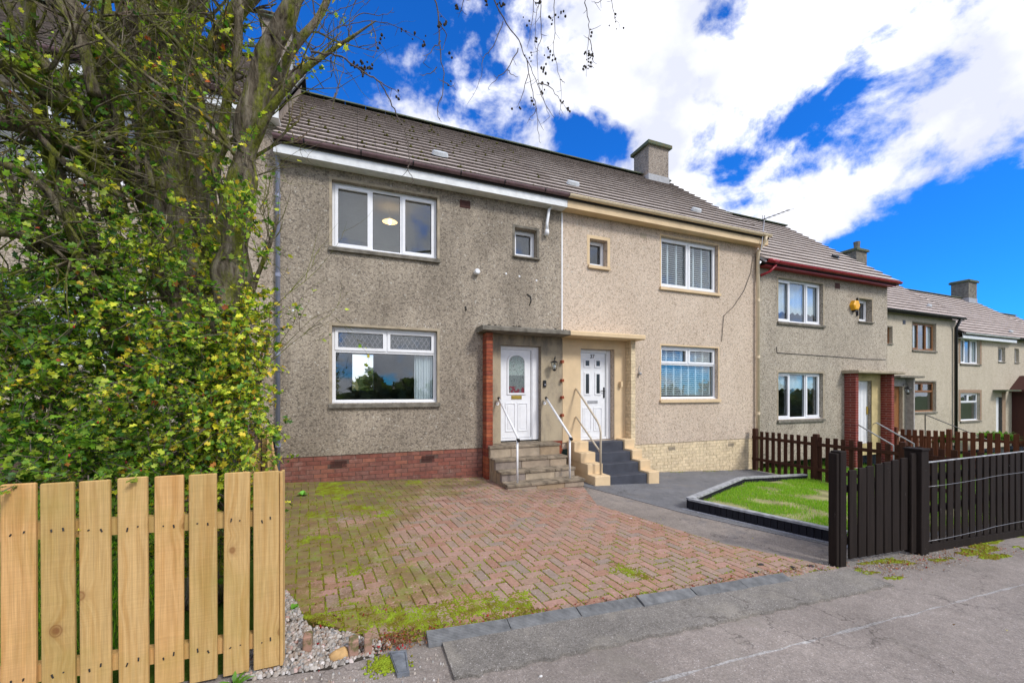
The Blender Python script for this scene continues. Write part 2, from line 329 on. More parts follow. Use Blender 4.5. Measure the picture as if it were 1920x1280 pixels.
MAT['bedblack'] = paintwood('black_painted_edging_brick', (.017, .017, .022), (.2, .21, .24), .6)
MAT['bedtop'] = simple('pale_worn_coping', (.42, .43, .45), .8, .35, .2, nsc=12)
MAT['rubber'] = simple('grey_ridged_rubber', (.19, .195, .2), .75, .3, .3, nsc=14)
m = M('leaded_door_glass'); X, Y, Z = m.xyz()
wv = m.noise(16, 3, .6, dist=2.5); c = m.ramp(wv, [(.38, (.05, .06, .07)), (.47, (.42, .47, .46)), (.53, (.1, .2, .16)), (.6, (.33, .38, .38))])
redk = m.math('MULTIPLY', m.ramp(m.noise(14, 2), [(.45, 0), (.52, 1)]), m.math('LESS_THAN', Z, 1.62))
c = m.mix(redk, c, (.32, .02, .04)); c = m.mix(m.math('MULTIPLY', m.math('LESS_THAN', Z, 1.85), .5), c, (.03, .03, .04))
MAT['stained'] = m.fin(c, .15, m.bump(wv, .4, .004), .6)
m = M('warm_lampshade_lit'); m.b.inputs['Emission Color'].default_value = (1, .62, .25, 1); m.b.inputs['Emission Strength'].default_value = 1.1; MAT['lampshade'] = m.fin((.8, .55, .3))
m = M('lit_bulb'); m.b.inputs['Emission Color'].default_value = (1, .9, .7, 1); m.b.inputs['Emission Strength'].default_value = 4; MAT['bulb'] = m.fin((.8, .8, .8))
m = M('mixed_gravel'); c = m.ramp(m.rnd(), [(0, (.2, .18, .16)), (.2, (.38, .34, .3)), (.4, (.3, .23, .18)), (.6, (.46, .43, .39)), (.8, (.17, .17, .17)), (.93, (.62, .58, .55)), (1, (.35, .18, .14))])
MAT['gravel'] = m.fin(m.mix(1, c, m.ramp(m.noise(60, 4), [(.3, .8), (.7, 1.1)]), 'MULTIPLY'), .8, None, .3)
MAT['sandstone'] = simple('yellow_stone', (.6, .38, .17), .85, .2, .2, nsc=20)
m = M('sandstone_step'); c = m.ramp(m.rnd(), [(0, (.34, .25, .16)), (.35, (.42, .32, .22)), (.6, (.36, .29, .22)), (.8, (.44, .36, .26)), (1, (.24, .2, .18))])
c = m.mix(1, c, m.ramp(m.noise(6, 6, .7), [(.3, .7), (.7, 1.12)]), 'MULTIPLY')
MAT['steps'] = m.fin(c, .9, m.bump(m.noise(100, 3), .4, .004), .2)
MAT['treads'] = simple('worn_stone_tread', (.32, .26, .19), .9, .45, .2, nsc=6)
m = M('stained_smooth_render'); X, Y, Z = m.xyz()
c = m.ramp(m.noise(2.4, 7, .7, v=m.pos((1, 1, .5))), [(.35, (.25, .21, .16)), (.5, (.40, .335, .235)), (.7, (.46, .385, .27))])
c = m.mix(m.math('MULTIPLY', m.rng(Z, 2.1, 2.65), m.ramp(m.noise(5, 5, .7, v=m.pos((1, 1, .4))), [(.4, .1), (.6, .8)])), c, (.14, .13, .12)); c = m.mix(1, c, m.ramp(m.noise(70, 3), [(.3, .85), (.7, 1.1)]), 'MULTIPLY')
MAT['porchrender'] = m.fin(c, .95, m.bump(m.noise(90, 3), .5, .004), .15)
MAT['railbeige'] = simple('beige_rail_paint', (.55, .47, .35), .45, .12)
MAT['creamyellow'] = simple('yellowish_cream_render', (.58, .47, .24), .85, .2, .2, nsc=4)
MAT['lawnbase'] = simple('lawn_soil_and_thatch', (.36, .34, .17), 1, .35, .05, nsc=3)
MAT['seamblue'] = asph('dusty_blue_grey_asphalt', (.2, .21, .25), (.3, .31, .35))
MAT['darkstone'] = simple('dark_stone', (.035, .033, .035), .8, .3)
MAT['whitestone'] = simple('white_stone', (.65, .64, .62), .8, .1)
MAT['coverplate'] = simple('worn_grey_metal_cover', (.22, .24, .27), .5, .3, .5, .2, nsc=25)
m = M('mossy_red_brick'); c = m.mix(m.ramp(m.noise(22, 4, .6), [(.45, 0), (.6, 1)]), (.33, .2, .15), (.13, .12, .05)); MAT['mossbrick'] = m.fin(c, .9, m.bump(m.noise(90, 3), .5, .004), .2)

# ------------------------------------------------------------------ object helpers
ORG = {}
def tag(o, label=None, cat=None, group=None, kind=None):
    if label: o['label'] = label
    if cat: o['category'] = cat
    if group: o['group'] = group
    if kind: o['kind'] = kind
    return o
def empty(name, loc, label=None, cat=None, group=None, kind=None):
    o = bpy.data.objects.new(name, None); COL.objects.link(o); o.location = loc; o.empty_display_size = .2
    ORG[o] = Vector(loc); return tag(o, label, cat, group, kind)
def link(name, me, parent=None, matrix=None):
    o = bpy.data.objects.new(name, me); COL.objects.link(o)
    po = ORG[parent] if parent else Vector((0, 0, 0))
    if parent: o.parent = parent
    if matrix is not None: mt = matrix.copy(); mt.translation -= po; o.matrix_basis = mt; ORG[o] = matrix.translation.copy()
    else: ORG[o] = po.copy()
    return o
class MB:
    def __init__(s): s.v = []; s.f = []; s.r = []
    def face(s, pts, r=None):
        b = len(s.v); s.v += [tuple(p) for p in pts]; s.f.append(tuple(range(b, b+len(pts))))
    def poly(s, vs, fs):
        b = len(s.v); s.v += [tuple(p) for p in vs]; s.f += [tuple(b+i for i in f) for f in fs]; return s
    def box(s, x0, x1, y0, y1, z0, z1):
        vs = [(x, y, z) for z in (z0, z1) for y in (y0, y1) for x in (x0, x1)]
        return s.poly(vs, [(0, 2, 3, 1), (4, 5, 7, 6), (0, 1, 5, 4), (2, 6, 7, 3), (0, 4, 6, 2), (1, 3, 7, 5)])
    def bev(s, x0, x1, y0, y1, z0, z1, b=.004):          # box whose vertical and top edges are eased
        vs = []
        for z, i in ((z0, 0), (z1-b, 0), (z1, b)):
            for (x, y) in ((x0+i+b, y0+i), (x1-i-b, y0+i), (x1-i, y0+i+b), (x1-i, y1-i-b), (x1-i-b, y1-i), (x0+i+b, y1-i), (x0+i, y1-i-b), (x0+i, y0+i+b)): vs.append((x, y, z))
        fs = [tuple(range(7, -1, -1)), tuple(range(16, 24))]
        for k in (0, 8):
            for j in range(8): fs.append((k+j, k+(j+1) % 8, k+8+(j+1) % 8, k+8+j))
        return s.poly(vs, fs)
    def prism(s, pts, z0, z1, slope=None):               # pts: ccw xy outline
        n = len(pts); zz = (lambda x: 0) if slope is None else slope
        vs = [(x, y, z0+zz(x)) for x, y in pts]+[(x, y, z1+zz(x)) for x, y in pts]
        return s.poly(vs, [tuple(range(n-1, -1, -1)), tuple(range(n, 2*n))]+[(i, (i+1) % n, n+(i+1) % n, n+i) for i in range(n)])
    def tube(s, path, rad, n=8, caps=True):
        path = [Vector(p) for p in path]
        if isinstance(rad, (int, float)): rad = [rad]*len(path)
        b = len(s.v); up = Vector((0, 0, 1)); last = None
        for i, p in enumerate(path):
            t = (path[min(i+1, len(path)-1)]-path[max(i-1, 0)]).normalized()
            if last is None: a = t.orthogonal().normalized()
            else:
                a = last-t*last.dot(t)
                a = a.normalized() if a.length > 1e-5 else t.orthogonal().normalized()
            last = a; c = t.cross(a)
            for k in range(n):
                q = p+(a*cos(2*pi*k/n)+c*sin(2*pi*k/n))*rad[i]; s.v.append(tuple(q))
        for i in range(len(path)-1):
            for k in range(n):
                s.f.append((b+i*n+k, b+i*n+(k+1) % n, b+(i+1)*n+(k+1) % n, b+(i+1)*n+k))
        if caps:
            s.f.append(tuple(b+k for k in range(n-1, -1, -1))); e = b+(len(path)-1)*n; s.f.append(tuple(e+k for k in range(n)))
        return s
    def xform(s, mt):
        s.v = [tuple(mt @ Vector(p)) for p in s.v]; return s
    def mesh(s, name, mat, org=(0, 0, 0), smooth=False):
        me = bpy.data.meshes.new(name); o = Vector(org)
        me.from_pydata([(a-o.x, b-o.y, c-o.z) for a, b, c in s.v], [], s.f); me.materials.append(mat)
        if smooth: me.polygons.foreach_set('use_smooth', [True]*len(me.polygons))
        if s.r:
            at_ = me.attributes.new('rnd', 'FLOAT', 'FACE'); at_.data.foreach_set('value', s.r)
        me.update(); return me
    def build(s, name, mat, parent=None, smooth=False, label=None, cat=None, group=None, kind=None):
        m_ = MAT[mat] if isinstance(mat, str) else mat
        if parent is None:                                # a thing: its origin goes to its base
            xs = [p[0] for p in s.v]; ys = [p[1] for p in s.v]; zs = [p[2] for p in s.v]
            org = Vector(((min(xs)+max(xs))/2, (min(ys)+max(ys))/2, min(zs)))
            o = link(name, s.mesh(name, m_, org, smooth)); o.location = org; ORG[o] = org
        else: o = link(name, s.mesh(name, m_, ORG[parent], smooth), parent)
        return tag(o, label, cat, group, kind)
def T(x, y, z): return Matrix.Translation((x, y, z))
SLOPE = .05
def gz(x): return -SLOPE*(min(max(x, -14), 62)+1.26)

# ------------------------------------------------------------------ walls, windows, doors
def grid_wall(W, x0, x1, z0, z1, holes, depth=.28):
    """front skin with real openings and their reveals"""
    m = MB(); xs = sorted({x0, x1, *[h[0] for h in holes], *[h[1] for h in holes]}); zs = sorted({z0, z1, *[h[2] for h in holes], *[h[3] for h in holes]})
    idx = {}
    def V(x, z):
        if (x, z) not in idx: idx[(x, z)] = len(m.v); m.v.append((x, W, z))
        return idx[(x, z)]
    for a, b in zip(xs, xs[1:]):
        for c, d in zip(zs, zs[1:]):
            if any(h[0] <= a and b <= h[1] and h[2] <= c and d <= h[3] for h in holes): continue
            m.f.append((V(a, c), V(b, c), V(b, d), V(a, d)))
    for hx0, hx1, hz0, hz1 in holes:
        y0, y1 = W, W+depth
        m.face([(hx0, y0, hz0), (hx0, y0, hz1), (hx0, y1, hz1), (hx0, y1, hz0)]); m.face([(hx1, y0, hz0), (hx1, y1, hz0), (hx1, y1, hz1), (hx1, y0, hz1)])
        m.face([(hx0, y0, hz1), (hx1, y0, hz1), (hx1, y1, hz1), (hx0, y1, hz1)]); m.face([(hx0, y0, hz0), (hx0, y1, hz0), (hx1, y1, hz0), (hx1, y0, hz0)])
    return m

def window(house, X0, X1, Z0, Z1, W, rows, mat='upvc', rev=.1, sill='stone', surround=None, glass='glass', lead=False, sashes=(), name='window', fw=.055, sillh=.085, label=None):
    """rows: list of (zfrac0, zfrac1, [x fractions])"""
    Y = W+rev; f = MB()
    f.box(X0, X0+fw, Y, Y+.07, Z0, Z1).box(X1-fw, X1, Y, Y+.07, Z0, Z1); f.box(X0+fw, X1-fw, Y, Y+.07, Z0, Z0+fw).box(X0+fw, X1-fw, Y, Y+.07, Z1-fw, Z1)
    ix0, ix1, iz0, iz1 = X0+fw, X1-fw, Z0+fw, Z1-fw; lights = []; mb = .05 if X1-X0 > .8 else .03
    n = 0
    for ri, (r0, r1, cols) in enumerate(rows):
        z0 = iz0+(iz1-iz0)*r0; z1 = iz0+(iz1-iz0)*r1
        if r0 > 0: f.box(ix0, ix1, Y+.002, Y+.068, z0-mb/2, z0+mb/2)
        a0 = z0+(mb/2 if r0 > 0 else 0); a1 = z1-(mb/2 if r1 < 1 else 0)
        for ci in range(len(cols)-1):
            x0 = ix0+(ix1-ix0)*cols[ci]; x1 = ix0+(ix1-ix0)*cols[ci+1]
            if ci > 0: f.box(x0-mb/2, x0+mb/2, Y+.004, Y+.066, a0, a1)
            lights.append((n, x0+(mb/2 if ci > 0 else 0), x1-(mb/2 if ci < len(cols)-2 else 0), a0, a1)); n += 1
    if mat == 'upvc': f.box(X0-.0, X1, Y-.035, Y-.001, Z0-.0, Z0+.03)       # projecting cill nose
    wd = f.build(name, mat, house, label=label)
    for (i, x0, x1, z0, z1) in lights:
        if i in sashes:
            s = MB(); e = .012; sw = .052; a, b, c, d = x0-e, x1+e, z0-e, z1+e; ya, yb = Y-.016, Y+.03
            s.box(a, a+sw, ya, yb, c, d).box(b-sw, b, ya, yb, c, d).box(a+sw, b-sw, ya, yb, c, c+sw).box(a+sw, b-sw, ya, yb, d-sw, d)
            if mat == 'upvc': s.box((a+b)/2-.11, (a+b)/2+.11, ya-.008, ya-.001, d-.032, d-.014)
            s.build('sash', mat, wd); x0, x1, z0, z1 = a+sw, b-sw, c+sw, d-sw
        g = MB(); g.box(x0-.004, x1+.004, Y+.036, Y+.042, z0-.004, z1+.004); g.build('pane', glass, wd)
        k = MB(); q = .006
        k.box(x0, x0+q, Y+.026, Y+.035, z0, z1).box(x1-q, x1, Y+.026, Y+.035, z0, z1).box(x0+q, x1-q, Y+.026, Y+.035, z1-q, z1).box(x0+q, x1-q, Y+.026, Y+.035, z0, z0+q)
        k.build('glazing_seal', 'black', wd)
        if lead and i in lead:
            L = MB(); stp = .088; hh = z1-z0; sl_ = 1.55
            for sgn in (1, -1):
                kx = x0-hh/sl_-stp
                while kx < x1+hh/sl_:
                    pts = []
                    for t in np.linspace(0, 1, 21):
                        z = z0+hh*t; x = kx+(hh*t/sl_ if sgn > 0 else hh*(1-t)/sl_)
                        if x0 <= x <= x1: pts.append((x, z))
                    if len(pts) > 1:
                        (xa, za), (xb, zb) = pts[0], pts[-1]; h = .0035
                        L.poly([(xa-h, Y+.0345, za), (xa+h, Y+.0345, za), (xb+h, Y+.0345, zb), (xb-h, Y+.0345, zb), (xa-h, Y+.0355, za), (xa+h, Y+.0355, za), (xb+h, Y+.0355, zb), (xb-h, Y+.0355, zb)], [(0, 1, 2, 3), (0, 3, 7, 4), (1, 5, 6, 2)])
                    kx += stp
            L.build('leading', 'aluminium', wd)
    if sill:
        s = MB(); ex = .05; h = sillh
        s.poly([(x, y, z) for x in (X0-ex, X1+ex) for (y, z) in ((W-.055, Z0-h), (W+rev+.02, Z0-h), (W+rev+.02, Z0-.002), (W-.055, Z0-.022))],
               [(0, 1, 2, 3), (7, 6, 5, 4), (0, 4, 5, 1), (1, 5, 6, 2), (2, 6, 7, 3), (3, 7, 4, 0)])
        s.build('sill', sill, wd)
    if surround:
        mt, wdt, pr = surround; s = MB(); zb = Z0-(.0 if sill else wdt)
        s.box(X0-wdt, X0-.001, W-pr, W+.03, zb, Z1+wdt).box(X1+.001, X1+wdt, W-pr, W+.03, zb, Z1+wdt).box(X0-.001, X1+.001, W-pr, W+.03, Z1+.001, Z1+wdt)
        if not sill: s.box(X0-.001, X1+.001, W-pr, W+.03, Z0-wdt, Z0-.001)
        s.build('surround', mt, wd)
    return wd

def room(house, x0, x1, z0, z1, y0, y1, mat='room', back_hole=None):
    m = MB()
    m.face([(x0, y0, z0), (x1, y0, z0), (x1, y1, z0), (x0, y1, z0)]); m.face([(x0, y0, z1), (x0, y1, z1), (x1, y1, z1), (x1, y0, z1)])
    m.face([(x0, y0, z0), (x0, y1, z0), (x0, y1, z1), (x0, y0, z1)]); m.face([(x1, y0, z0), (x1, y0, z1), (x1, y1, z1), (x1, y1, z0)])
    if not back_hole: m.face([(x0, y1, z0), (x1, y1, z0), (x1, y1, z1), (x0, y1, z1)])
    else:
        q = grid_wall(y1, x0, x1, z0, z1, [back_hole], .2); m.poly(q.v, q.f)
    return m.build('room_interior', mat, house)

def curtain(parent, x0, x1, z0, z1, y, amp=.025, wl=.09, scallop=0, mat='cloth', name='curtain'):
    m = MB(); n = max(8, int((x1-x0)/wl*8)); top = []; bot = []
    for i in range(n+1):
        x = x0+(x1-x0)*i/n; yy = y+amp*sin(2*pi*(x-x0)/wl)+amp*.4*sin(2*pi*(x-x0)/wl*.37+1)
        zb = z0+(scallop*abs(sin(pi*(x-x0)/.22)) if scallop else 0)
        top.append((x, yy, z1)); bot.append((x, yy, zb))
    vs = top+bot; m.poly(vs, [(i, i+1, n+2+i, n+1+i) for i in range(n)])
    m.poly([(a, b+.004, c) for a, b, c in vs], [(i+1, i, n+1+i, n+2+i) for i in range(n)])
    return m.build(name, mat, parent, smooth=True)

def shutters(win, x0, x1, z0, z1, y, nst):
    st = MB(); w = (x1-x0)/nst
    for i in range(nst+1): st.box(x0+i*w-.02, x0+i*w+.02, y, y+.03, z0, z1)
    st.build('shutter_stile', 'upvc', win)
    sl_ = MB(); z = z0+.02
    while z < z1-.02:
        for i in range(nst):
            a, b = x0+i*w+.022, x0+(i+1)*w-.022; d = .024
            sl_.poly([(a, y+.015-d, z-.012), (b, y+.015-d, z-.012), (b, y+.015+d, z+.014), (a, y+.015+d, z+.014), (a, y+.015-d, z-.006), (b, y+.015-d, z-.006), (b, y+.015+d, z+.02), (a, y+.015+d, z+.02)],
                     [(0, 3, 2, 1), (4, 5, 6, 7), (0, 1, 5, 4), (2, 3, 7, 6)])
        z += .052
    sl_.build('shutter_slat', 'upvc', win, kind='stuff')

BRICK_ME = {}
def bricks(parent, x0, x1, z0, z1, Y, mat, mortar, bl=.225, bh=.075, depth=.1, holes=(), slope=False, jitter=.0025, limit=290, header=False):
    """courses of separate bricks proud of their mortar"""
    L, H, g = bl-.010, bh-.010, .010
    me = MB(); me.bev(-L/2, L/2, 0, depth, 0, H, .003); base = me.mesh('brick', MAT[mat])
    mo = MB(); mo.box(x0+.002, x1-.002, Y+.005, Y+depth, z0, z1); mo.build('mortar', mortar, parent)
    row = 0; z = z1-bh; cnt = 0; extra = MB()
    while z > z0-bh+.005:
        off = 0 if row % 2 else -bl/2; x = x0+off
        while x < x1-.02:
            a, b = max(x, x0), min(x+L, x1); x += bl
            if b-a < .025: continue
            zc = z+H/2
            if slope and z+H < gz((a+b)/2)+.0: continue
            if any(h[0] < (a+b)/2 < h[1] and h[2] < zc < h[3] for h in holes): continue
            j = random.uniform(-jitter, jitter)
            if abs((b-a)-L) < .003 and cnt < limit:
                link('brick', base, parent, T((a+b)/2, Y+j, z+random.uniform(-.001, .001))); cnt += 1
            elif cnt < limit:
                q = MB(); q.bev(-(b-a)/2, (b-a)/2, 0, depth, 0, H, .003); link('brick', q.mesh('brick', MAT[mat]), parent, T((a+b)/2, Y+j, z)); cnt += 1
        z -= bh; row += 1

def tiles(roof, x0, x1, y0, z0, y1, z1, mat, tw=.33, ex=.3, individual=True, seed=1):
    rr = random.Random(seed)
    a = atan2(z1-z0, y1-y0); Ls = sqrt((z1-z0)**2+(y1-y0)**2); n = int(round(Ls/ex)); ex = Ls/n; nt_ = max(1, int(round((x1-x0)/tw))); tw = (x1-x0)/nt_
    tb = MB(); th = .032; L = ex+.07; g_ = .006
    tb.poly([(-tw/2+g_/2, 0, 0), (tw/2-g_/2, 0, 0), (tw/2-g_/2, L, 0), (-tw/2+g_/2, L, 0), (-tw/2+g_/2, .004, th), (tw/2-g_/2, .004, th), (tw/2-g_/2, L, th), (-tw/2+g_/2, L, th)],
            [(0, 3, 2, 1), (4, 5, 6, 7), (0, 1, 5, 4), (1, 2, 6, 5), (3, 0, 4, 7)])
    base = tb.mesh('tile', MAT[mat])
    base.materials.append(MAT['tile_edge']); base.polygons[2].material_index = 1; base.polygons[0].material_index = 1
    al = MB()
    for r in range(n):
        for c in range(nt_):
            d = r*ex; x = x0+tw*(c+.5)
            mt = T(x+rr.uniform(-.001, .001), y0+d*cos(a), z0+d*sin(a)+.012+rr.uniform(0, .003)) @ Matrix.Rotation(a-R(7.4)+rr.uniform(-.003, .003), 4, 'X') @ Matrix.Rotation(rr.uniform(-.004, .004), 4, 'Z')
            if individual: link('tile', base, roof, mt)
            else:
                k = len(al.f); al.poly([mt @ Vector(p) for p in tb.v], tb.f); al.r += [rr.random()]*5
    if not individual:
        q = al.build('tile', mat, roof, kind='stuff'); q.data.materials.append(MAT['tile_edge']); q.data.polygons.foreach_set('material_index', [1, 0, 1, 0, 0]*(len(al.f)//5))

def house(name, label, x0, x1, W, zg, base_top, eave, holes, hmat, tmat, ridge=None, ridge_label=None, individual=True, verge_l=False, verge_r=False, back=6.7, base_bricks=None, fascia=None, gutter=None, seed=1, ridge_back=False, gut_x=None, deckdrop=.12, run=3.35):
    h = empty(name, ((x0+x1)/2, W+3, zg), label, 'house', 'terraced houses in the row')
    w_ = grid_wall(W, x0+.001, x1-.001, base_top, eave+.05, holes)
    w_.face([(x0+.001, W, base_top), (x1-.001, W, base_top), (x1-.001, W+.05, base_top), (x0+.001, W+.05, base_top)])
    yb = W+back
    for xx in (x0+.004, x1-.004):
        w_.poly([(xx, W+.001, zg-.4), (xx, yb, zg-.4), (xx, yb, eave), (xx, W+run, eave+run*.87), (xx, W+.001, eave)], [(0, 1, 2, 3, 4)])
    w_.build('wall', hmat, h)
    # roof
    rf = empty('roof', (x0, W, eave)); rf.parent = h; rf.location = Vector((x0, W, eave))-ORG[h]
    ey, ez = W-.30, eave+.08; ry, rz = W+run, eave+.08+(run+.3)*.865
    d = MB(); dd = .03
    ea, eb = (x0-(.08 if verge_l else 0)), (x1+(.08 if verge_r else 0))
    d.poly([(x, y, z) for x in (ea+.003, eb-.003) for (y, z) in ((ey+.04, ez-.01), (ry, rz-.01), (2*ry-ey, ez), (2*ry-ey, ez-deckdrop), (ry, rz-deckdrop), (ey+.04, ez-deckdrop+.02))],
           [(0, 5, 4, 1), (1, 4, 3, 2), (6, 7, 10, 11), (7, 8, 9, 10), (0, 1, 7, 6), (1, 2, 8, 7), (0, 6, 11, 5), (2, 3, 9, 8), (5, 11, 10, 4), (4, 10, 9, 3)])
    d.build('roof_deck', 'deck', rf)
    tiles(rf, ea, eb, ey, ez, ry, rz, tmat, individual=individual, seed=seed, tw=.32 if individual else .32)
    # ridge capping and mortar verge
    rc = MB(); n = max(1, int((eb-ea)/.45)); step = (eb-ea)/n
    for i in range(n):
        xa, xb = ea+i*step+.004, ea+(i+1)*step-.004; pts = []
        for k in range(7):
            t = pi*k/6; pts.append((ry-.13*cos(t), rz+.0+.085*sin(t)))
        vs = [(xa, y, z) for y, z in pts]+[(xb, y, z) for y, z in pts]
        rc = MB(); rc.poly(vs, [(k, k+1, 8+k, 7+k) for k in range(6)]+[tuple(range(6, -1, -1)), tuple(range(7, 14))])
        rc.build('ridge_tile', 'ridgemoss', rf)
    for flag, xx, s in ((verge_l, ea, -1), (verge_r, eb, 1)):
        if flag:
            v = MB(); v.poly([(x, y, z) for x in (xx, xx-s*.05) for (y, z) in ((ey+.03, ez-.06), (ry, rz-.06), (ry, rz+.01), (ey+.03, ez+.01))], [(0, 1, 2, 3), (7, 6, 5, 4), (0, 4, 5, 1), (3, 2, 6, 7), (0, 3, 7, 4)])
            v.build('verge', 'lead', rf)
    if fascia:
        f = MB(); f.box(ea+.002, eb-.002, W-.24, W-.215, eave-.165, eave+.075); f.box(ea+.002, eb-.002, W-.2145, W-.001, eave-.155, eave-.13); f.build('fascia', fascia, h)
    if gutter:
        gm, r = gutter; gx0, gx1 = gut_x or (ea, eb); gg = MB(); yc, zc = W-.24-r-.005, eave+.075; n = 10; vs = []
        for x in (gx0+.003, gx1-.003):
            for rad in (r, r-.006):
                for k in range(n+1): t = pi+pi*k/n; vs.append((x, yc+rad*cos(t), zc+rad*sin(t)))
        q = n+1; fs = []
        for k in range(n): fs += [(k, k+1, 2*q+k+1, 2*q+k), (q+k+1, q+k, 3*q+k, 3*q+k+1), (k+1, k, q+k, q+k+1), (2*q+k, 2*q+k+1, 3*q+k+1, 3*q+k)]
        fs += [(0, 2*q, 3*q, q), (n, q+n, 3*q+n, 2*q+n)]
        gg.poly(vs, fs); go = gg.build('gutter', gm, h, smooth=False)
        x = gx0+.45
        while x < gx1-.1:
            b = MB(); pts = []
            for k in range(n+1): t = pi+pi*k/n; pts.append((yc+(r+.006)*cos(t), zc+(r+.006)*sin(t)))
            b.poly([(xx, y, z) for xx in (x-.011, x+.011) for y, z in pts], [(k, k+1, q+k+1, q+k) for k in range(n)])
            b.box(x-.012, x+.012, yc+r-.002, yc+r+.004, zc-.09, zc+.02)
            b.build('gutter_bracket', BRK.get(gm, gm), go); x += .87
    return h, rf
BRK = {'gutter_purple': 'black'}
m = M('mossy_ridge_mortar'); c = m.ramp(m.noise(7, 5, .7), [(.35, (.075, .08, .065)), (.5, (.1, .13, .09)), (.65, (.15, .12, .06))]); MAT['ridgemoss'] = m.fin(c, .95, m.bump(m.noise(60, 4), .6, .01), .1)

# ------------------------------------------------------------------ ground sheets
def sheet(name, pts, off, mat, xs_step=None, kind='structure', parent=None, thick=.06):
    """ground surface following the street's fall; pts = xy outline"""
    m = MB(); m.prism(pts, -thick, off, gz); return m.build(name, mat, parent, kind=kind)
def strip(name, x0, x1, y0, y1, off, mat, thick=.06):
    m = MB(); xs = [x0]+[x for x in (-14, 62) if x0 < x < x1]+[x1]
    for a, b in zip(xs, xs[1:]): m.prism([(a, y0), (b, y0), (b, y1), (a, y1)], -thick, off, gz)
    return m.build(name, mat, None, kind='structure')
strip('ground', -600, 600, -600, 600, -.11, 'ground')
strip('road', -200, 200, -9, -1.0, -.09, 'road', .01)
strip('kerb', -200, 200, -1.0, -.86, .004, 'seam', .1)
# pavement: a slightly uneven sheet, with a trough at its seams
def rough_sheet(name, x0, x1, y0, y1, off, mat, nx, ny, amp, edge=None):
    m = MB(); r = random.Random(5)
    for j in range(ny+1):
        for i in range(nx+1):
            x = x0+(x1-x0)*i/nx; y = y0+(y1-y0)*j/ny
            if edge and j in (0, ny): y += edge*(r.random()-.5)
            z = gz(x)+off+(amp*(sin(x*1.7+y*2.3)+sin(x*.9-y*1.1+1)+.5*sin(x*4.1+y*3.7))*.4)+r.uniform(-1, 1)*amp*.15
            m.v.append((x, y, z))
    for j in range(ny):
        for i in range(nx): k = j*(nx+1)+i; m.f.append((k, k+1, k+nx+2, k+nx+1))
    b = len(m.v)                                           # skirt so the sheet has thickness
    ring = [i for i in range(nx+1)]+[(j*(nx+1)+nx) for j in range(1, ny+1)]+[ny*(nx+1)+i for i in range(nx-1, -1, -1)]+[j*(nx+1) for j in range(ny-1, 0, -1)]
    for q in ring: m.v.append(m.v[q])
    for q in ring: x, y, z = m.v[q]; m.v.append((x, y, z-.05))
    nr = len(ring)
    for q in range(nr): q2 = (q+1) % nr; m.f.append((b+q, b+nr+q, b+nr+q2, b+q2))
    return m.build(name, mat, None, smooth=True, kind='structure')
rough_sheet('pavement', -14, 40, 1.835, 2.60, -.006, 'pavement', 400, 6, .003, .02)
rough_sheet('pavement', -14, 40, -.86, 1.815, -.006, 'pavement', 400, 14, .003, .02)
rough_sheet('pavement_seam', -14, 40, 1.80, 1.862, -.009, 'seam', 500, 2, .002, .03)
ap = rough_sheet('crossover', .50, 4.62, 2.17, 2.52, .016, 'apron', 90, 12, .006, .03)
strip('garden_bed', -14, -.5, 2.62, 7.6, -.02, 'grassbase')
strip('path', 3.3, 9.9, 2.62, 7.62, -.012, 'path')
pts = [(3.98, 7.6), (3.98, 6.5), (4.25, 5.6), (4.55, 4.55), (5.0, 3.6), (5.35, 2.95), (6.1, 2.95), (9.75, 2.95), (9.75, 7.6)]
sheet('dark_drive', pts, -.004, 'drive37')
strip('front_gardens', 9.75, 60, 2.62, 10.0, -.015, 'grassbase')
strip('pavement', 4.5, 12, 2.50, 2.80, -.009, 'apron')

# driveway: herringbone clay pavers in mossy joints
drv = empty('driveway', (1.5, 4.5, gz(1.5)), kind='structure')
bed = [(-1.27, 7.58), (-.50, 3.2), (-.1, 2.85), (.35, 2.59), (4.45, 2.59), (4.52, 2.72), (3.96, 3.5), (3.46, 5.29), (3.88, 6.33), (3.88, 7.58)]
bb = MB(); bb.prism(bed, -.06, -.0075, gz); bb.build('joint_bed', 'joint', drv)
def inside_left(x, y): return x > (-.62 if y > 3.4 else -.58+(3.4-y)*.87)
def halfplanes(cy):
    H = [((0, 2.595), (1, 0)), ((3.9, 7.57), (-1, 0)), ((-1.27, 7.58), (.77, -4.38)), ((-.6, 3.4), (.68, -.73))]
    H.append((((3.46, 5.29), (.26, -.965)) if False else ((4.50, 2.72), (-.56, .78)) if cy < 3.5 else ((3.96, 3.5), (-.5, 1.79)) if cy < 5.29 else ((3.46, 5.29), (.42, 1.04))))
    return H
def clip(poly, P, D):
    out = []; n = len(poly)
    sd = lambda p: D[0]*(p[1]-P[1])-D[1]*(p[0]-P[0])
    for i in range(n):
        a, b = poly[i], poly[(i+1) % n]; sa, sb = sd(a), sd(b)
        if sa >= 0: out.append(a)
        if (sa >= 0) != (sb >= 0): t = sa/(sa-sb); out.append((a[0]+(b[0]-a[0])*t, a[1]+(b[1]-a[1])*t))
    return out
u = .1; ang = R(6); ca, sa_ = cos(ang), sin(ang); items = []
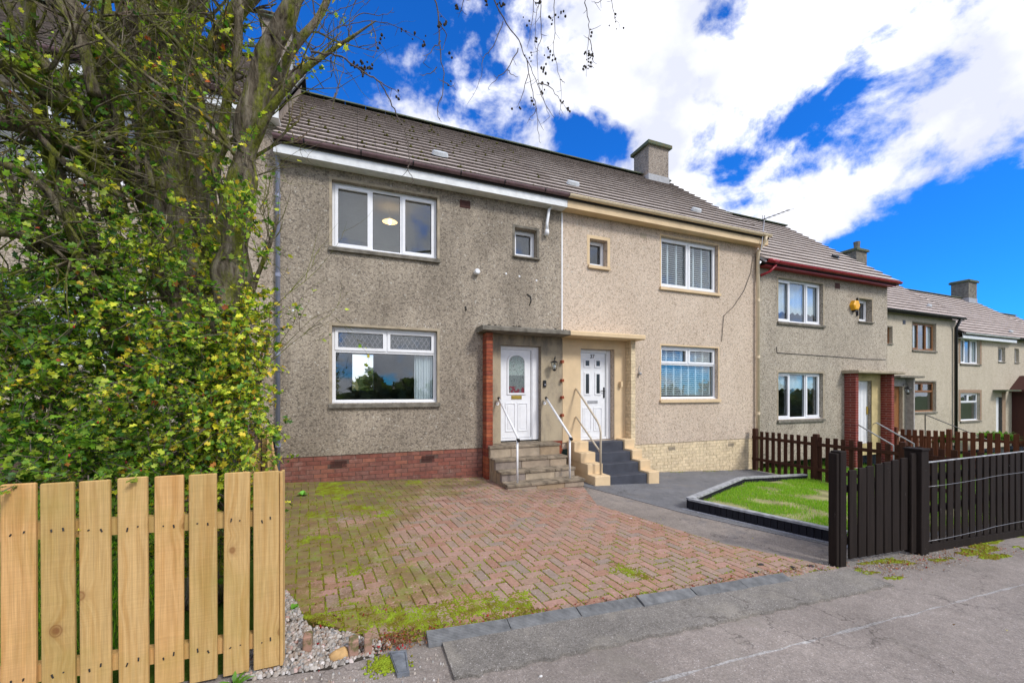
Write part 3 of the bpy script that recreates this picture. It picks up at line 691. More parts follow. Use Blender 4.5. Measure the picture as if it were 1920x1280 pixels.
for i in range(-60, 80):
    for j in range(-20, 100):
        k = (i-j) % 4
        if k == 0: rect = (i, j, i+2, j+1)
        elif k == 2: rect = (i, j-1, i+1, j+1)
        else: continue
        gp = .045
        q = [(rect[0]+gp, rect[1]+gp), (rect[2]-gp, rect[1]+gp), (rect[2]-gp, rect[3]-gp), (rect[0]+gp, rect[3]-gp)]
        q = [(u*(x*ca-y*sa_)+.4, u*(x*sa_+y*ca)+.2) for x, y in q]
        cx = sum(p[0] for p in q)/4; cy = sum(p[1] for p in q)/4
        if not (-1.3 < cx < 4.8 and 2.4 < cy < 7.7): continue
        full = True; poly = q
        for P, D in halfplanes(cy):
            if (P[1] >= 5.29 and False): pass
            n0 = len(poly); p2 = clip(poly, P, D)
            if len(p2) < 3: poly = []; break
            if p2 != poly: full = False
            poly = p2
        if not poly: continue
        A = abs(sum(poly[t][0]*poly[(t+1) % len(poly)][1]-poly[(t+1) % len(poly)][0]*poly[t][1] for t in range(len(poly))))/2
        if A < .0025: continue
        items.append((cy-.02*abs(cx-1.5)+(.0 if full else .0), k, cx, cy, poly, full))
items.sort(key=lambda t: t[0])
tilt = Matrix.Rotation(atan(SLOPE), 4, 'Y')
pm = MB(); hw, hl = u/2-gp*u, u-gp*u
pm.bev(-hl, hl, -hw, hw, -.045, 0, .0035); pme = pm.mesh('paver', MAT['paver'])
rest = MB(); cnt = 0; rr = random.Random(3)
for (_, k, cx, cy, poly, full) in items:
    dz = rr.uniform(-.0022, .0022)
    if cnt < 296 and full:
        mt = T(cx, cy, gz(cx)+dz) @ tilt @ Matrix.Rotation(ang+(pi/2 if k == 2 else 0)+rr.uniform(-.008, .008), 4, 'Z') @ Matrix.Rotation(rr.uniform(-.01, .01), 4, 'X')
        link('paver', pme, drv, mt); cnt += 1
    else:
        gx = sum(p[0] for p in poly)/len(poly); gy = sum(p[1] for p in poly)/len(poly); n = len(poly); s_ = .95
        top = [(gx+(x-gx)*s_, gy+(y-gy)*s_) for x, y in poly]; f0 = len(rest.f)
        rest.poly([(x, y, gz(x)-.02) for x, y in poly]+[(x, y, gz(x)-.003+dz) for x, y in poly]+[(x, y, gz(x)+dz) for x, y in top],
                  [tuple(range(2*n, 3*n))]+[(a, (a+1) % n, n+(a+1) % n, n+a) for a in range(n)]+[(n+a, n+(a+1) % n, 2*n+(a+1) % n, 2*n+a) for a in range(n)])
        rest.r += [rr.random()]*0+[rr.random()]*1*(0) if False else []
        v_ = rr.random(); rest.r += [v_]*(len(rest.f)-f0)
rest.build('paver', 'paver', drv, kind='stuff')

# ------------------------------------------------------------------ the houses
W0 = 7.6
# number 39, dark roughcast
WX0, WX1 = -.41, 1.42
h39, r39 = house('terraced_house', 'dark grey roughcast terraced house with a red brick base and white leaded front window', -1.26, 4.10, W0, .0, .40, 5.53,
    [(WX0, WX1, 1.31, 2.66), (WX0, WX1, 4.04, 5.20), (3.01, 3.51, 4.31, 4.88), (2.70, 3.60, .47, 2.46)], MAT['harl39'], 'tile39', fascia='fascia', gutter=('gutter_purple', .055), seed=2, verge_l=False, run=3.35)
w = window(h39, WX0, WX1, 1.31, 2.66, W0, [(0, .70, [0, 1]), (.70, 1, [0, .5, 1])], sashes=(1, 2), lead=(1, 2), surround=('beigestone', .045, .006))
curtain(w, 1.02, 1.36, 1.36, 2.25, W0+.2, amp=.02, wl=.05)
window(h39, WX0, WX1, 4.04, 5.20, W0, [(0, 1, [0, .345, .655, 1])], sashes=(0, 2), surround=('beigestone', .045, .006))
window(h39, 3.01, 3.51, 4.31, 4.88, W0, [(0, 1, [0, 1])], sashes=(0,), rev=.16, fw=.04, surround=('stone', .05, .006), sillh=.05)
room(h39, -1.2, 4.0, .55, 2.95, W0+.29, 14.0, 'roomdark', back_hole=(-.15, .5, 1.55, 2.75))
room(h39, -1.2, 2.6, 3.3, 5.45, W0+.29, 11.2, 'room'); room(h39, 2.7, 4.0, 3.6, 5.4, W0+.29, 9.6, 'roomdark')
l = at(731, 416, W0+1.3)
lp = MB(); n = 16; vs = []
for (rad, dz) in ((.02, .07), (.06, .055), (.16, .0), (.15, -.004)):
    for k in range(n): vs.append((l.x+rad*cos(2*pi*k/n), l.y+rad*sin(2*pi*k/n), l.z+dz))
lp.poly(vs, [(a*n+k, a*n+(k+1) % n, (a+1)*n+(k+1) % n, (a+1)*n+k) for a in range(3) for k in range(n)])
pend = empty('pendant_lamp', (l.x, l.y, l.z-.05), 'lit orange dish shaped lamp hanging inside the upper three part window', 'lamp')
lp.build('lamp_shade', 'lampshade', pend, smooth=True); q = MB(); q.tube([(l.x, l.y, l.z+.07), (l.x, l.y, 5.44)], .006, 5); q.build('cord', 'upvc', pend)
q = MB(); q.tube([(l.x, l.y, l.z-.05), (l.x, l.y, l.z-.02), (l.x, l.y, l.z+.02), (l.x, l.y, l.z+.05)], [.015, .035, .03, .015], 10); q.build('bulb', 'bulb', pend, smooth=True)
# brick base, air vents, brick pier
VH = [(-.42, -.16, .145, .235), (1.10, 1.34, .145, .235)]
VH = [(-.44, -.16, .19, .30), (1.12, 1.38, .19, .30)]
bricks(h39, -1.26, 2.32, -.22, .398, W0+.012, 'brick', 'mortar', holes=VH, slope=False)
for a, b, c, d in VH:
    v = MB(); v.box(a+.01, b-.01, W0+.005, W0+.015, c, c+.02).box(a+.01, b-.01, W0+.005, W0+.015, d-.01, d); 
    x = a+.01
    while x < b-.02: v.box(x, x+.008, W0+.004, W0+.02, c+.02, d-.01); x += .022
    z = c+.036
    while z < d-.012: v.box(a+.01, b-.01, W0+.0065, W0+.018, z, z+.005); z += .02
    v.box(a+.01, b-.01, W0+.021, W0+.03, c, d); v.build('air_vent', 'terracotta', h39)
pier = MB()
def pier(hs, xa, xb, ya, z0, z1, mat, mortar, bh=.075):
    z = z1-bh; i = 0
    mo = MB(); mo.box(xa+.006, xb-.006, ya+.006, W0-.001, z0, z1); mo.build('mortar', mortar, hs)
    while z > z0-bh*.5:
        q = MB(); y = ya; 
        if i % 2: q.bev(xa, xb, ya, W0-.002, z, z+bh-.009, .003)
        else: q.bev(xa, xb, ya, ya+(W0-ya)*.46, z, z+bh-.009, .003); q.bev(xa, xb, ya+(W0-ya)*.46+.009, W0-.002, z, z+bh-.009, .003)
        q.v = [(x+ (random.random()-.5)*.0015, y+(random.random()-.5)*.0015, zz) for x, y, zz in q.v]
        q.build('brick', mat, hs); z -= bh; i += 1
pier(h39, 2.32, 2.45, 7.34, -.22, 2.66, 'brick_orange', 'mortar')
def canopy(hs, xa, xb, z0, z1, mat, ya=7.16, nm='canopy', thick=None):
    c = MB(); e = .012
    c.poly([(x, y, z) for x in (xa, xb) for y, z in ((ya, z0+.012), (ya, z1-.02), (ya+.02, z1), (W0-.001, z1+.01), (W0-.001, z0), (ya+.02, z0))],
           [(0, 5, 4, 3, 2, 1), (6, 7, 8, 9, 10, 11), (0, 1, 7, 6), (1, 2, 8, 7), (2, 3, 9, 8), (4, 5, 11, 10), (5, 0, 6, 11)])
    return c.build(nm, mat, hs)
cn = canopy(h39, 2.19, 4.06, 2.665, 2.765, 'stone')
mo = MB(); rr = random.Random(4)
for i in range(60):
    x = 2.3+rr.random()**1.3*1.7; y = rr.uniform(7.18, 7.5); r = rr.uniform(.012, .035); mo.tube([(x, y, 2.76), (x, y, 2.77+r*.5), (x, y, 2.77+r)], [r, r*.85, r*.2], 6)
mo.build('moss_clump', 'soil', cn, kind='stuff')
# smooth surround of the door and door 39
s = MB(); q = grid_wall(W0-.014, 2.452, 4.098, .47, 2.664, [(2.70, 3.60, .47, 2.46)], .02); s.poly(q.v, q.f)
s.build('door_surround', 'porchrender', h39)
def door(hs, X0, X1, Z0, Z1, W, kind, rev=.13, fw=.07, side=.0):
    Y = W+rev; d = empty('door', ((X0+X1)/2, Y, Z0)); d.parent = hs; d.location = Vector(((X0+X1)/2, Y, Z0))-ORG[hs]
    f = MB(); f.box(X0, X0+fw, Y, Y+.07, Z0, Z1).box(X1-fw-side, X1, Y, Y+.07, Z0, Z1).box(X0+fw, X1-fw-side, Y, Y+.07, Z1-fw, Z1).box(X0+fw, X1-fw-side, Y, Y+.07, Z0, Z0+.05)
    f.box(X1-fw-side+.02, X1-.02, Y-.015, Y-.001, Z0+.001, Z1-.001); f.build('door_frame', 'upvc', d)
    a, b, c, e = X0+fw+.006, X1-fw-side-.006, Z0+.056, Z1-fw-.006; w_ = b-a; h_ = e-c
    lf = MB(); lf.box(a, b, Y+.015, Y+.06, c, e)
    k = MB(); k.box(a-.005, a, Y+.03, Y+.05, c, e).box(b, b+.005, Y+.005, Y+.05, c, e); k.build('door_seal', 'black', d)
    def panel(x0, x1, z0, z1, dep=.012):
        t = .018; lf.box(x0, x0+t, Y+.015-dep, Y+.0149, z0, z1).box(x1-t, x1, Y+.015-dep, Y+.0149, z0, z1).box(x0+t, x1-t, Y+.015-dep, Y+.0149, z0, z0+t).box(x0+t, x1-t, Y+.015-dep, Y+.0149, z1-t, z1)
        lf.box(x0+t+.03, x1-t-.03, Y+.015-.007, Y+.0149, z0+t+.03, z1-t-.03)
    m_ = (a+b)/2
    if kind == 'arched':
        panel(m_-.25, m_-.03, c+.13, c+.72); panel(m_+.03, m_+.25, c+.13, c+.72)
        gx, gz0, gz1 = .175, c+.93, c+1.58; fr_ = MB(); out = []; inn = []
        def arc(o): return [(m_-gx-o, gz0-o), (m_+gx+o, gz0-o)]+[(m_+(gx+o)*cos(t), gz1+(.13+o)*sin(t)) for t in np.linspace(0, pi, 9)]
        o1, o2 = arc(.035), arc(0); n = len(o1)
        fr_.poly([(x, Y-.004, z) for x, z in o1]+[(x, Y-.004, z) for x, z in o2]+[(x, Y+.016, z) for x, z in o1], [(i, (i+1) % n, n+(i+1) % n, n+i) for i in range(n)]+[(i, 2*n+i, 2*n+(i+1) % n, (i+1) % n) for i in range(n)])
        fr_.build('glazing_bead', 'upvc', d)
        g = MB(); g.face([(x, Y+.006, z) for x, z in o2]); g.build('pane', 'stained', d)
        q = MB(); q.box(m_-.115, m_+.115, Y+.003, Y+.0145, c+.80, c+.875).box(m_-.1, m_+.1, Y-.003, Y+.002, c+.815, c+.86); q.build('letterbox', 'brass', d)
    else:
        panel(m_-.25, m_-.03, c+.13, c+.66); panel(m_+.03, m_+.25, c+.13, c+.66)
        for sx in (-1, 1):
            for z0, z1, hx in ((c+.98, c+1.42, .045), (c+1.60, c+1.72, .05)):
                xc = m_+sx*.14; t = .035
                q = MB(); q.box(xc-hx-t, xc-hx, Y, Y+.0148, z0-t, z1+t).box(xc+hx, xc+hx+t, Y, Y+.0148, z0-t, z1+t).box(xc-hx, xc+hx, Y, Y+.0148, z0-t, z0).box(xc-hx, xc+hx, Y, Y+.0148, z1, z1+t); q.build('glazing_bead', 'upvc', d)
                g = MB(); g.box(xc-hx, xc+hx, Y+.008, Y+.0145, z0, z1); g.build('pane', 'darkglass', d)
        q = MB(); q.box(m_-.13, m_+.13, Y+.003, Y+.0145, c+.76, c+.82); q.build('letterbox', 'lead', d)
        q = MB(); q.box(b-.05, b-.02, Y+.0, Y+.0145, c+.88, c+1.12).tube([(b-.035, Y, c+1.04), (b-.035, Y-.035, c+1.04), (b-.15, Y-.035, c+1.04)], .009, 6); q.build('handle', 'black', d)
        tx = bpy.data.curves.new('house_number', 'FONT'); tx.body = '37'; tx.size = .125; tx.extrude = .003; tx.align_x = 'CENTER'
        to = bpy.data.objects.new('tmp', tx); COL.objects.link(to); dg = bpy.context.evaluated_depsgraph_get(); me = bpy.data.meshes.new_from_object(to.evaluated_get(dg)); bpy.data.objects.remove(to)
        me.transform(Matrix.Translation((m_-.01, Y+.008, c+1.775)) @ Matrix.Rotation(pi/2, 4, 'X')); me.transform(Matrix.Translation(-ORG[d])); me.materials.clear(); me.materials.append(MAT['black']); me.name = 'house_number'
        link('house_number', me, d)
    lf.build('door_leaf', 'upvc', d)
    return d
door(h39, 2.70, 3.60, .50, 2.455, W0, 'arched', rev=.12, side=.10)
# thin strip to the right: broken brick toothing
for z in (2.12, 1.72, 1.36, .98):
    q = MB(); q.bev(4.045, 4.10, 7.5, W0-.015, z, z+.06, .006); q.build('brick', 'brick_orange', h39)
bricks(h39, 3.86, 4.10, .2, .47, W0-.02, 'brick_orange', 'mortar')
q = MB(); q.box(4.085, 4.115, W0-.006, W0+.02, 2.78, 5.36); q.build('party_line', 'upvc', h39)

# steps 39 of separate sandstone blocks
def gsteps():
    st = [(6.41, -.097, 2.41, 3.93), (6.69, .07, 2.40, 3.89), (6.97, .25, 2.38, 3.87), (7.22, .465, 2.36, 3.85)]
    r = random.Random(2)
    for i, (y, z, xa, xb) in enumerate(st):
        y1 = W0-.015; zb = gz(xa)-.05 if i == 0 else st[i-1][1]-.02
        b = MB(); b.box(xa+.02, xb-.02, y+.03, y1, gz(3.2)-.15, z-.045); b.build('step_core', 'steps', h39)
        cuts = [xa, xa+r.uniform(.42, .56), xa+r.uniform(.98, 1.12), xb]
        for a, c in zip(cuts, cuts[1:]):                    # riser block
            q = MB(); q.bev(a+.003, c-.003, y+.012, y+.12, zb, z-.043, .006); q.build('stone_block', 'steps', h39)
        cuts = [xa-.015, xa+r.uniform(.42, .62), xa+r.uniform(.95, 1.15), xb+.012]
        for a, c in zip(cuts, cuts[1:]):                    # tread slab
            yy = st[i+1][0]+.01 if i < 3 else y1
            q = MB(); q.bev(a+.002, c-.002, y-.012, yy, z-.041, z+r.uniform(-.002, .002), .006); q.build('stone_slab', 'treads', h39)
gsteps()

def rail(hs, X, y0, z0, y1, z1, zfoot, mat, r=.021, cap=True):
    h_ = empty('handrail', (X, y1, zfoot)); h_.parent = hs; h_.location = Vector((X, y1, zfoot))-ORG[hs]
    q = MB(); q.tube([(X, y0, z0), (X, y1-.05, z1-.03*(z0-z1)/(y0-y1))], r, 10); q.build('rail', mat, h_, smooth=True)
    q = MB(); q.tube([(X, y1, zfoot), (X, y1, z1+.0)], r*.9, 10); q.build('post', mat, h_, smooth=True)
    if cap:
        for (y, z) in ((y0, z0), (y1-.05, z1-.035)):
            d = Vector((0, y1-y0, z1-z0)).normalized()*.03
            q = MB(); q.tube([(X, y-d.y, z-d.z), (X, y+d.y, z+d.z)], r*1.35, 10); q.build('rail_cap', 'black', h_, smooth=True)
    q = MB(); q.tube([(X, y0+.02, z0-.02), (X, W0-.03, z0-.1)], .009, 6).tube([(X, W0-.02, z0-.1), (X, W0-.005, z0-.1)], .035, 10); q.build('bracket', mat, h_)
    return h_
rail(h39, 2.63, 7.50, 1.37, 6.52, .70, -.10, 'paintwhite'); rail(h39, 3.68, 7.50, 1.37, 6.52, .68, -.10, 'paintwhite')

# lantern, doorbell, vents, pipes of 39
def lantern(hs, x, y, z, mat='black', s=1.0):
    L = empty('wall_lantern', (x, y, z)); L.parent = hs; L.location = Vector((x, y, z))-ORG[hs]
    q = MB(); q.tube([(x+.07*s, W_(y), z+.16*s), (x+.06*s, y-.02, z+.2*s), (x+.02*s, y-.11*s, z+.21*s), (x-.02*s, y-.14*s, z+.17*s), (x-.02*s, y-.14*s, z+.12*s)], .008, 6)
    q.tube([(x+.05*s, y-.02, z+.02*s), (x+.045*s, y-.10*s, z+.05*s), (x+.01, y-.13*s, z+.1*s)], .006, 5); q.build('arm', mat, L)
    q = MB(); X, Y = x-.02*s, y-.14*s
    q.tube([(X, Y, z+.12*s), (X, Y, z+.10*s), (X, Y, z+.075*s)], [.02*s, .06*s, .085*s], 6); q.tube([(X, Y, z-.10*s), (X, Y, z-.085*s), (X, Y, z-.06*s)], [.012*s, .035*s, .045*s], 6)
    for k in range(6): t = k*pi/3; q.tube([(X+.045*s*cos(t), Y+.045*s*sin(t), z-.06*s), (X+.08*s*cos(t), Y+.08*s*sin(t), z+.075*s)], .004*s, 4)
    q.build('lantern_frame', mat, L)
    g = MB(); g.tube([(X, Y, z-.058*s), (X, Y, z+.072*s)], [.04*s, .075*s], 6); g.build('lantern_glass', 'glass', L); g = MB(); g.tube([(X, Y, z-.05*s), (X, Y, z-.0), (X, Y, z+.04*s)], [.012, .03*s, .012], 8); g.build('bulb', 'upvc', L, smooth=True)
def W_(y): return y
p = at(1037, 690, W0-.02); lantern(h39, p.x-.02, W0-.02, p.z+.03)
p = at(1021, 719, W0-.02); q = MB(); q.bev(p.x-.035, p.x+.035, W0-.045, W0-.015, p.z-.07, p.z+.07, .008); q.build('doorbell', 'black', h39)
q = MB(); q.tube([(p.x, W0-.046, p.z-.02), (p.x, W0-.052, p.z-.02)], .016, 12); q.build('bell_button', 'aluminium', h39)
p = at(872, 383, W0); v = MB(); v.box(p.x-.105, p.x+.105, W0-.004, W0+.01, p.z-.075, p.z+.075); ob = v.build('air_vent', 'terracotta', h39)
v = MB()
for i in range(5):
    for j in range(3): v.box(p.x-.095+i*.04, p.x-.065+i*.04, W0-.010, W0-.0045, p.z-.065+j*.047, p.z-.035+j*.047)
v.build('vent_louvre', 'terracotta', h39)
p = at(893, 511, W0); q = MB(); q.tube([(p.x, W0+.0, p.z), (p.x, W0-.09, p.z), (p.x, W0-.11, p.z)], [.055, .055, .04], 16); q.build('round_vent', 'upvc', h39, smooth=False)
a = at(1038, 388, W0-.1); b = at(1026, 432, W0-.1)
q = MB(); q.tube([(a.x+.02, W0-.02, a.z+.01), (a.x-.03, W0-.08, a.z-.0), (a.x-.10, W0-.09, a.z-.06), (b.x, W0-.09, b.z+.15), (b.x, W0-.09, b.z)], .032, 10).tube([(b.x, W0-.09, b.z+.01), (b.x, W0-.09, b.z-.05), (b.x-.0, W0-.04, b.z-.07)], [.045, .045, .05], 10); q.build('overflow_pipe', 'upvc', h39, smooth=True)
for px, py in ((825, 294), ): pass
def roof_vent(rf, x, y, W, eave, mat='pale_vent'):
    ez = eave+.08; z = ez+(y-(W-.3))*.865; a = atan(.865)
    q = MB(); n = 10; vs = []
    for k in range(n): t = 2*pi*k/n; vs.append((.17*cos(t), .085*sin(t), .0))
    for k in range(n): t = 2*pi*k/n; vs.append((.15*cos(t), .07*sin(t)+.01, .07))
    q.poly(vs, [tuple(range(n, 2*n))]+[(k, (k+1) % n, n+(k+1) % n, n+k) for k in range(n)])
    q.xform(T(x, y, z+.05) @ Matrix.Rotation(a, 4, 'X')); q.build('roof_vent', mat, rf, smooth=False)
roof_vent(r39, at(825, 294, 7.95).x, 7.95, W0, 5.53)
# scraps of cable on the wall
def cable(hs, pts, name='cable', r=.006, mat='cable'):
    q = MB(); q.tube(pts, r, 5); return q.build(name, mat, hs, smooth=True)
P = [at(x, y, W0-.012) for x, y in ((988, 551), (995, 556), (996, 563), (993, 572))]; cable(h39, P, r=.011)
P = [at(x, y, W0-.012) for x, y in ((873, 574), (874, 582))]; cable(h39, P, r=.014)
for (px, py) in ((949, 513), (974, 518), (550, 582), (1006, 526)):
    p = at(px, py, W0); q = MB(); q.tube([(p.x, W0, p.z), (p.x, W0-.006, p.z)], [.022, .014], 7); q.build('filler_spot', 'upvc', h39)
pu = [at(x, y, W0-.07) for x, y in ((514, 300), (514, 905))]
dp = MB(); X = -1.22; dp.tube([(X, W0-.075, .02), (X, W0-.075, 5.35), (X, W0-.2, 5.5)], .034, 12); dpo = dp.build('downpipe', 'pipe_blue', h39, smooth=True)
for z in (.6, 2.1, 3.4, 4.7): q = MB(); q.tube([(X, W0-.075, z), (X, W0-.075, z+.06)], .042, 12); q.build('pipe_collar', 'pipe_blue', dpo)
# moss tufts along the courses of the 39 roof
q = MB(); rr = random.Random(11); a = atan(.865); ex = sqrt(3.65**2+(3.65*.865)**2)/16
for i in range(230):
    r_ = rr.randrange(0, 16); x = rr.uniform(-1.2, 4.05); x = -1.2+(x+1.2)*rr.random()**.35 if rr.random() < .3 else x
    d = r_*ex; y = 7.3+d*cos(a)+rr.uniform(-.01, .03); z = 5.61+d*sin(a)+.03; s_ = rr.uniform(.010, .026)
    q.tube([(x, y-.01, z-.01), (x, y-.01, z+s_*.7), (x, y, z+s_*1.5)], [s_*1.3, s_, s_*.2], 5)
m = M('dark_roof_moss'); MAT['darkmoss'] = m.fin(m.ramp(m.noise(8, 4), [(.35, (.05, .04, .02)), (.6, (.1, .1, .03))]), 1, m.bump(m.noise(90), .6, .01), .05)
q.build('moss_clump', 'darkmoss', r39, kind='stuff')

# number 37, pale roughcast with cream paint
h37, r37 = house('terraced_house', 'pale beige roughcast terraced house with cream painted base, door number 37', 4.10, 10.02, W0, gz(7), .28, 5.53,
    [(6.77, 8.60, 1.335, 2.62), (6.77, 8.60, 4.03, 5.24), (4.79, 5.25, 4.32, 4.90), (4.55, 5.43, .42, 2.46)], MAT['harl37'], 'tile37', fascia='cream', gutter=('creamlight', .06), seed=5, verge_r=True)
w = window(h37, 6.77, 8.60, 1.335, 2.62, W0, [(0, .68, [0, 1]), (.68, 1, [0, .5, 1])], sashes=(1, 2), sill='cream', surround=('cream', .035, .004))
shutters(w, 6.85, 8.5, 1.42, 2.53, W0+.175, 7)
w = window(h37, 6.77, 8.60, 4.03, 5.24, W0, [(0, 1, [0, .5, 1])], sashes=(0, 1), sill='cream', surround=('cream', .035, .004))
shutters(w, 6.85, 8.5, 4.1, 5.17, W0+.175, 6)
window(h37, 4.79, 5.25, 4.32, 4.90, W0, [(0, 1, [0, 1])], sashes=(0,), sill='cream', rev=.16, fw=.035, surround=('cream', .07, .006))
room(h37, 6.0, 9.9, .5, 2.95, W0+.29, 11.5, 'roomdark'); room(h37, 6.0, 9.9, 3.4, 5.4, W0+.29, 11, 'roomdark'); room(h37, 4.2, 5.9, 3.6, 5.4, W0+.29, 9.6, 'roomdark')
bricks(h37, 5.86, 10.0, -.52, .278, W0+.012, 'brick_cream', 'mortar_cream', holes=[(7.0, 7.22, .1, .18), (8.95, 9.17, .1, .18)])
for xa in (7.0, 8.95):
    v = MB(); v.box(xa+.01, xa+.21, W0+.006, W0+.03, .1, .18)
    for k in range(7): v.box(xa+.02+k*.027, xa+.033+k*.027, W0, W0+.0055, .11, .17)
    v.build('air_vent', 'beigestone', h37)
canopy(h37, 4.065, 5.95, 2.66, 2.765, 'cream')
s = MB(); q = grid_wall(W0-.02, 4.102, 5.73, .42, 2.658, [(4.55, 5.43, .42, 2.46)], .03); s.poly(q.v, q.f); s.build('door_surround', 'cream', h37)
door(h37, 4.55, 5.43, .435, 2.455, W0, 'panelled', rev=.14, side=.06)
pier(h37, 5.73, 5.85, 7.38, -.5, 2.66, 'brick_cream', 'mortar_cream')
# dark painted steps between stepped cream kerb blocks
for i, (y, z) in enumerate(((6.54, -.14), (6.80, .05), (7.06, .235), (7.32, .425))):
    q = MB(); q.bev(4.56, 5.47, y, W0-.02, gz(5)-.12 if i == 0 else z-.2, z, .008); q.build('step', 'darkgrey', h37)
    for xa, xb in ((4.21+i*.0, 4.557), (5.473, 5.74)):
        q = MB(); q.bev(xa, xb, y-.05, W0-.022, (gz(5)-.12 if i == 0 else z-.17), z+.035, .01); q.build('stepped_kerb', 'cream', h37)
H = empty('handrail', (4.42, 6.62, -.1)); H.parent = h37; H.location = Vector((4.42, 6.62, -.1))-ORG[h37]
q = MB(); q.tube([(4.42, 7.56, 1.58), (4.42, 7.2, 1.30), (4.42, 6.74, .93), (4.42, 6.66, .84), (4.42, 6.62, .72), (4.42, 6.62, -.1)], .021, 10).tube([(4.42, 7.56, .97), (4.42, 6.63, .33)], .018, 10)
q.build('rail', 'railbeige', H, smooth=True)
q = MB(); q.box(at(1168, 706, 7.5).x-.05, at(1168, 706, 7.5).x+.0, 7.50, 7.58, 1.62, 1.74); q.build('junction_box', 'cream', h37)
p = at(1206, 442, W0); v = MB(); v.box(p.x-.09, p.x+.09, W0-.005, W0+.01, p.z-.05, p.z+.05); v.build('air_vent', 'beigestone', h37)
p = at(1201, 700, W0-.06); q = MB(); q.tube([(p.x, W0, p.z), (p.x, W0-.05, p.z), (p.x-.0, W0-.08, p.z-.02)], [.03, .035, .02], 8).tube([(p.x, W0-.01, p.z+.03), (p.x-.02, W0-.02, p.z+.1), (p.x+.02, W0-.01, p.z+.18)], .006, 5); q.build('outside_tap', 'lead', h37)
dp = MB(); X = 9.93; dp.tube([(X, W0-.08, -.5), (X, W0-.08, 5.2), (X, W0-.28, 5.45), (X, W0-.3, 5.56)], .042, 12); dpo = dp.build('downpipe', 'creamlight', h37, smooth=True)
for z in (.9, 2.4, 3.9): q = MB(); q.tube([(X, W0-.08, z), (X, W0-.08, z+.07)], .05, 12); q.build('pipe_collar', 'creamlight', dpo)
roof_vent(r37, at(1074, 344, 7.9).x, 7.9, W0, 5.53); roof_vent(r37, at(1305, 393, 7.9).x, 7.9, W0, 5.53)
P = [at(x, y, W0-.02) for x, y in ((1412, 480), (1408, 510), (1395, 545), (1375, 575), (1357, 592), (1353, 640))]; cable(h37, P, r=.007)
# chimney of 37 (roughcast stack, concrete cap)
def chimney(hs, cx, cy, w, d, z0, z1, pot=True, mat='harlch'):
    c = empty('chimney', (cx, cy, z0)); c.parent = hs; c.location = Vector((cx, cy, z0))-ORG[hs]
    q = MB(); q.box(cx-w/2, cx+w/2, cy-d/2, cy+d/2, z0, z1); q.build('stack', mat, c)
    q = MB(); e = .085; q.poly([(cx+sx*(w/2+e*k), cy+sy*(d/2+e*k), z) for z, k in ((z1, 1), (z1+.10, 1), (z1+.16, .2)) for sx, sy in ((-1, -1), (1, -1), (1, 1), (-1, 1))],
        [(3, 2, 1, 0), (8, 9, 10, 11)]+[(a+i, a+(i+1) % 4, a+4+(i+1) % 4, a+4+i) for a in (0, 4) for i in range(4)]); q.build('chimney_cap', 'ridgemoss', c)
    q = MB(); q.box(cx-w/2-.02, cx+w/2+.02, cy-d/2-.02, cy-d/2+.3, z0, z0+.42 if d > .7 else z0+.3); q.build('flashing', 'lead', c)
    if pot: q = MB(); q.tube([(cx+.1, cy, z1+.14), (cx+.1, cy, z1+.2), (cx+.1, cy, z1+.21+.0)], [.12, .11, .02], 12); q.build('flue_cover', 'stone', c)
    return c
chimney(h37, 9.32, 10.95, .82, .75, 8.25, 9.62)
# TV aerial clamped at the corner
A = at(1425, 470, 7.35); ae = empty('television_aerial', (A.x, 7.3, A.z)); ae.parent = h37; ae.location = Vector((A.x, 7.3, A.z))-ORG[h37]
top = at(1434, 404, 7.3); q = MB(); q.tube([(A.x, 7.32, A.z), (top.x, 7.3, top.z)], .014, 6); q.build('mast', 'aluminium', ae)
b0, b1 = at(1430, 412, 7.25), at(1481, 393, 7.0); q = MB(); q.tube([b0, b1], .009, 5)
for k in range(7):
    c_ = b0.lerp(b1, k/6); q.tube([c_-Vector((.0, .11, .03)), c_+Vector((.0, .11, .03))], .004, 4)
q.tube([b0-Vector((0, 0, .12)), b0+Vector((0, 0, .12))], .006, 4).tube([b0-Vector((.0, .15, 0)), b0+Vector((.0, .15, 0))], .006, 4); q.build('aerial_elements', 'cable', ae)

# number 35
D = -.62; g35 = gz(13)
h35, r35 = house('terraced_house', 'grey beige roughcast terraced house with a red gutter and a yellow alarm box', 10.03, 15.9, W0, g35, -.42, 4.88,
    [(10.82, 12.72, .74, 2.05), (10.82, 12.72, 3.46, 4.66), (14.42, 15.08, 3.70, 4.40), (14.18, 15.05, -.1, 1.86)], MAT['harl35'], 'tile37', fascia=None, gutter=('gutter_red', .06), seed=8, verge_r=True, verge_l=True)
w = window(h35, 10.82, 12.72, .74, 2.05, W0, [(0, 1, [0, .3, .68, 1])], sashes=(0, 2), surround=('beigestone', .05, .006))
curtain(w, 10.9, 12.65, 1.55, 1.98, W0+.18, amp=.006, wl=.2, scallop=.06)
w = window(h35, 10.82, 12.72, 3.46, 4.66, W0, [(0, 1, [0, .3, .68, 1])], sashes=(0, 2), surround=('beigestone', .05, .006))
curtain(w, 10.9, 12.65, 3.72, 4.6, W0+.18, amp=.006, wl=.2, scallop=.06)
window(h35, 14.42, 15.08, 3.70, 4.40, W0, [(0, 1, [0, 1])], sashes=(0,), surround=('beigestone', .06, .006), rev=.16, sillh=.05)
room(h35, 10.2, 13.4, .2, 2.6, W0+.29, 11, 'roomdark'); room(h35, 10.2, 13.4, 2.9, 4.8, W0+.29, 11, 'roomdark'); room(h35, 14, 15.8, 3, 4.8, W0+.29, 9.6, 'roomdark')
s = MB(); s.box(10.04, 15.89, W0-.215, W0-.001, 4.85, 4.87).box(10.04, 15.89, W0-.235, W0-.216, 4.83, 4.95); s.build('fascia', 'gutter_red', h35)
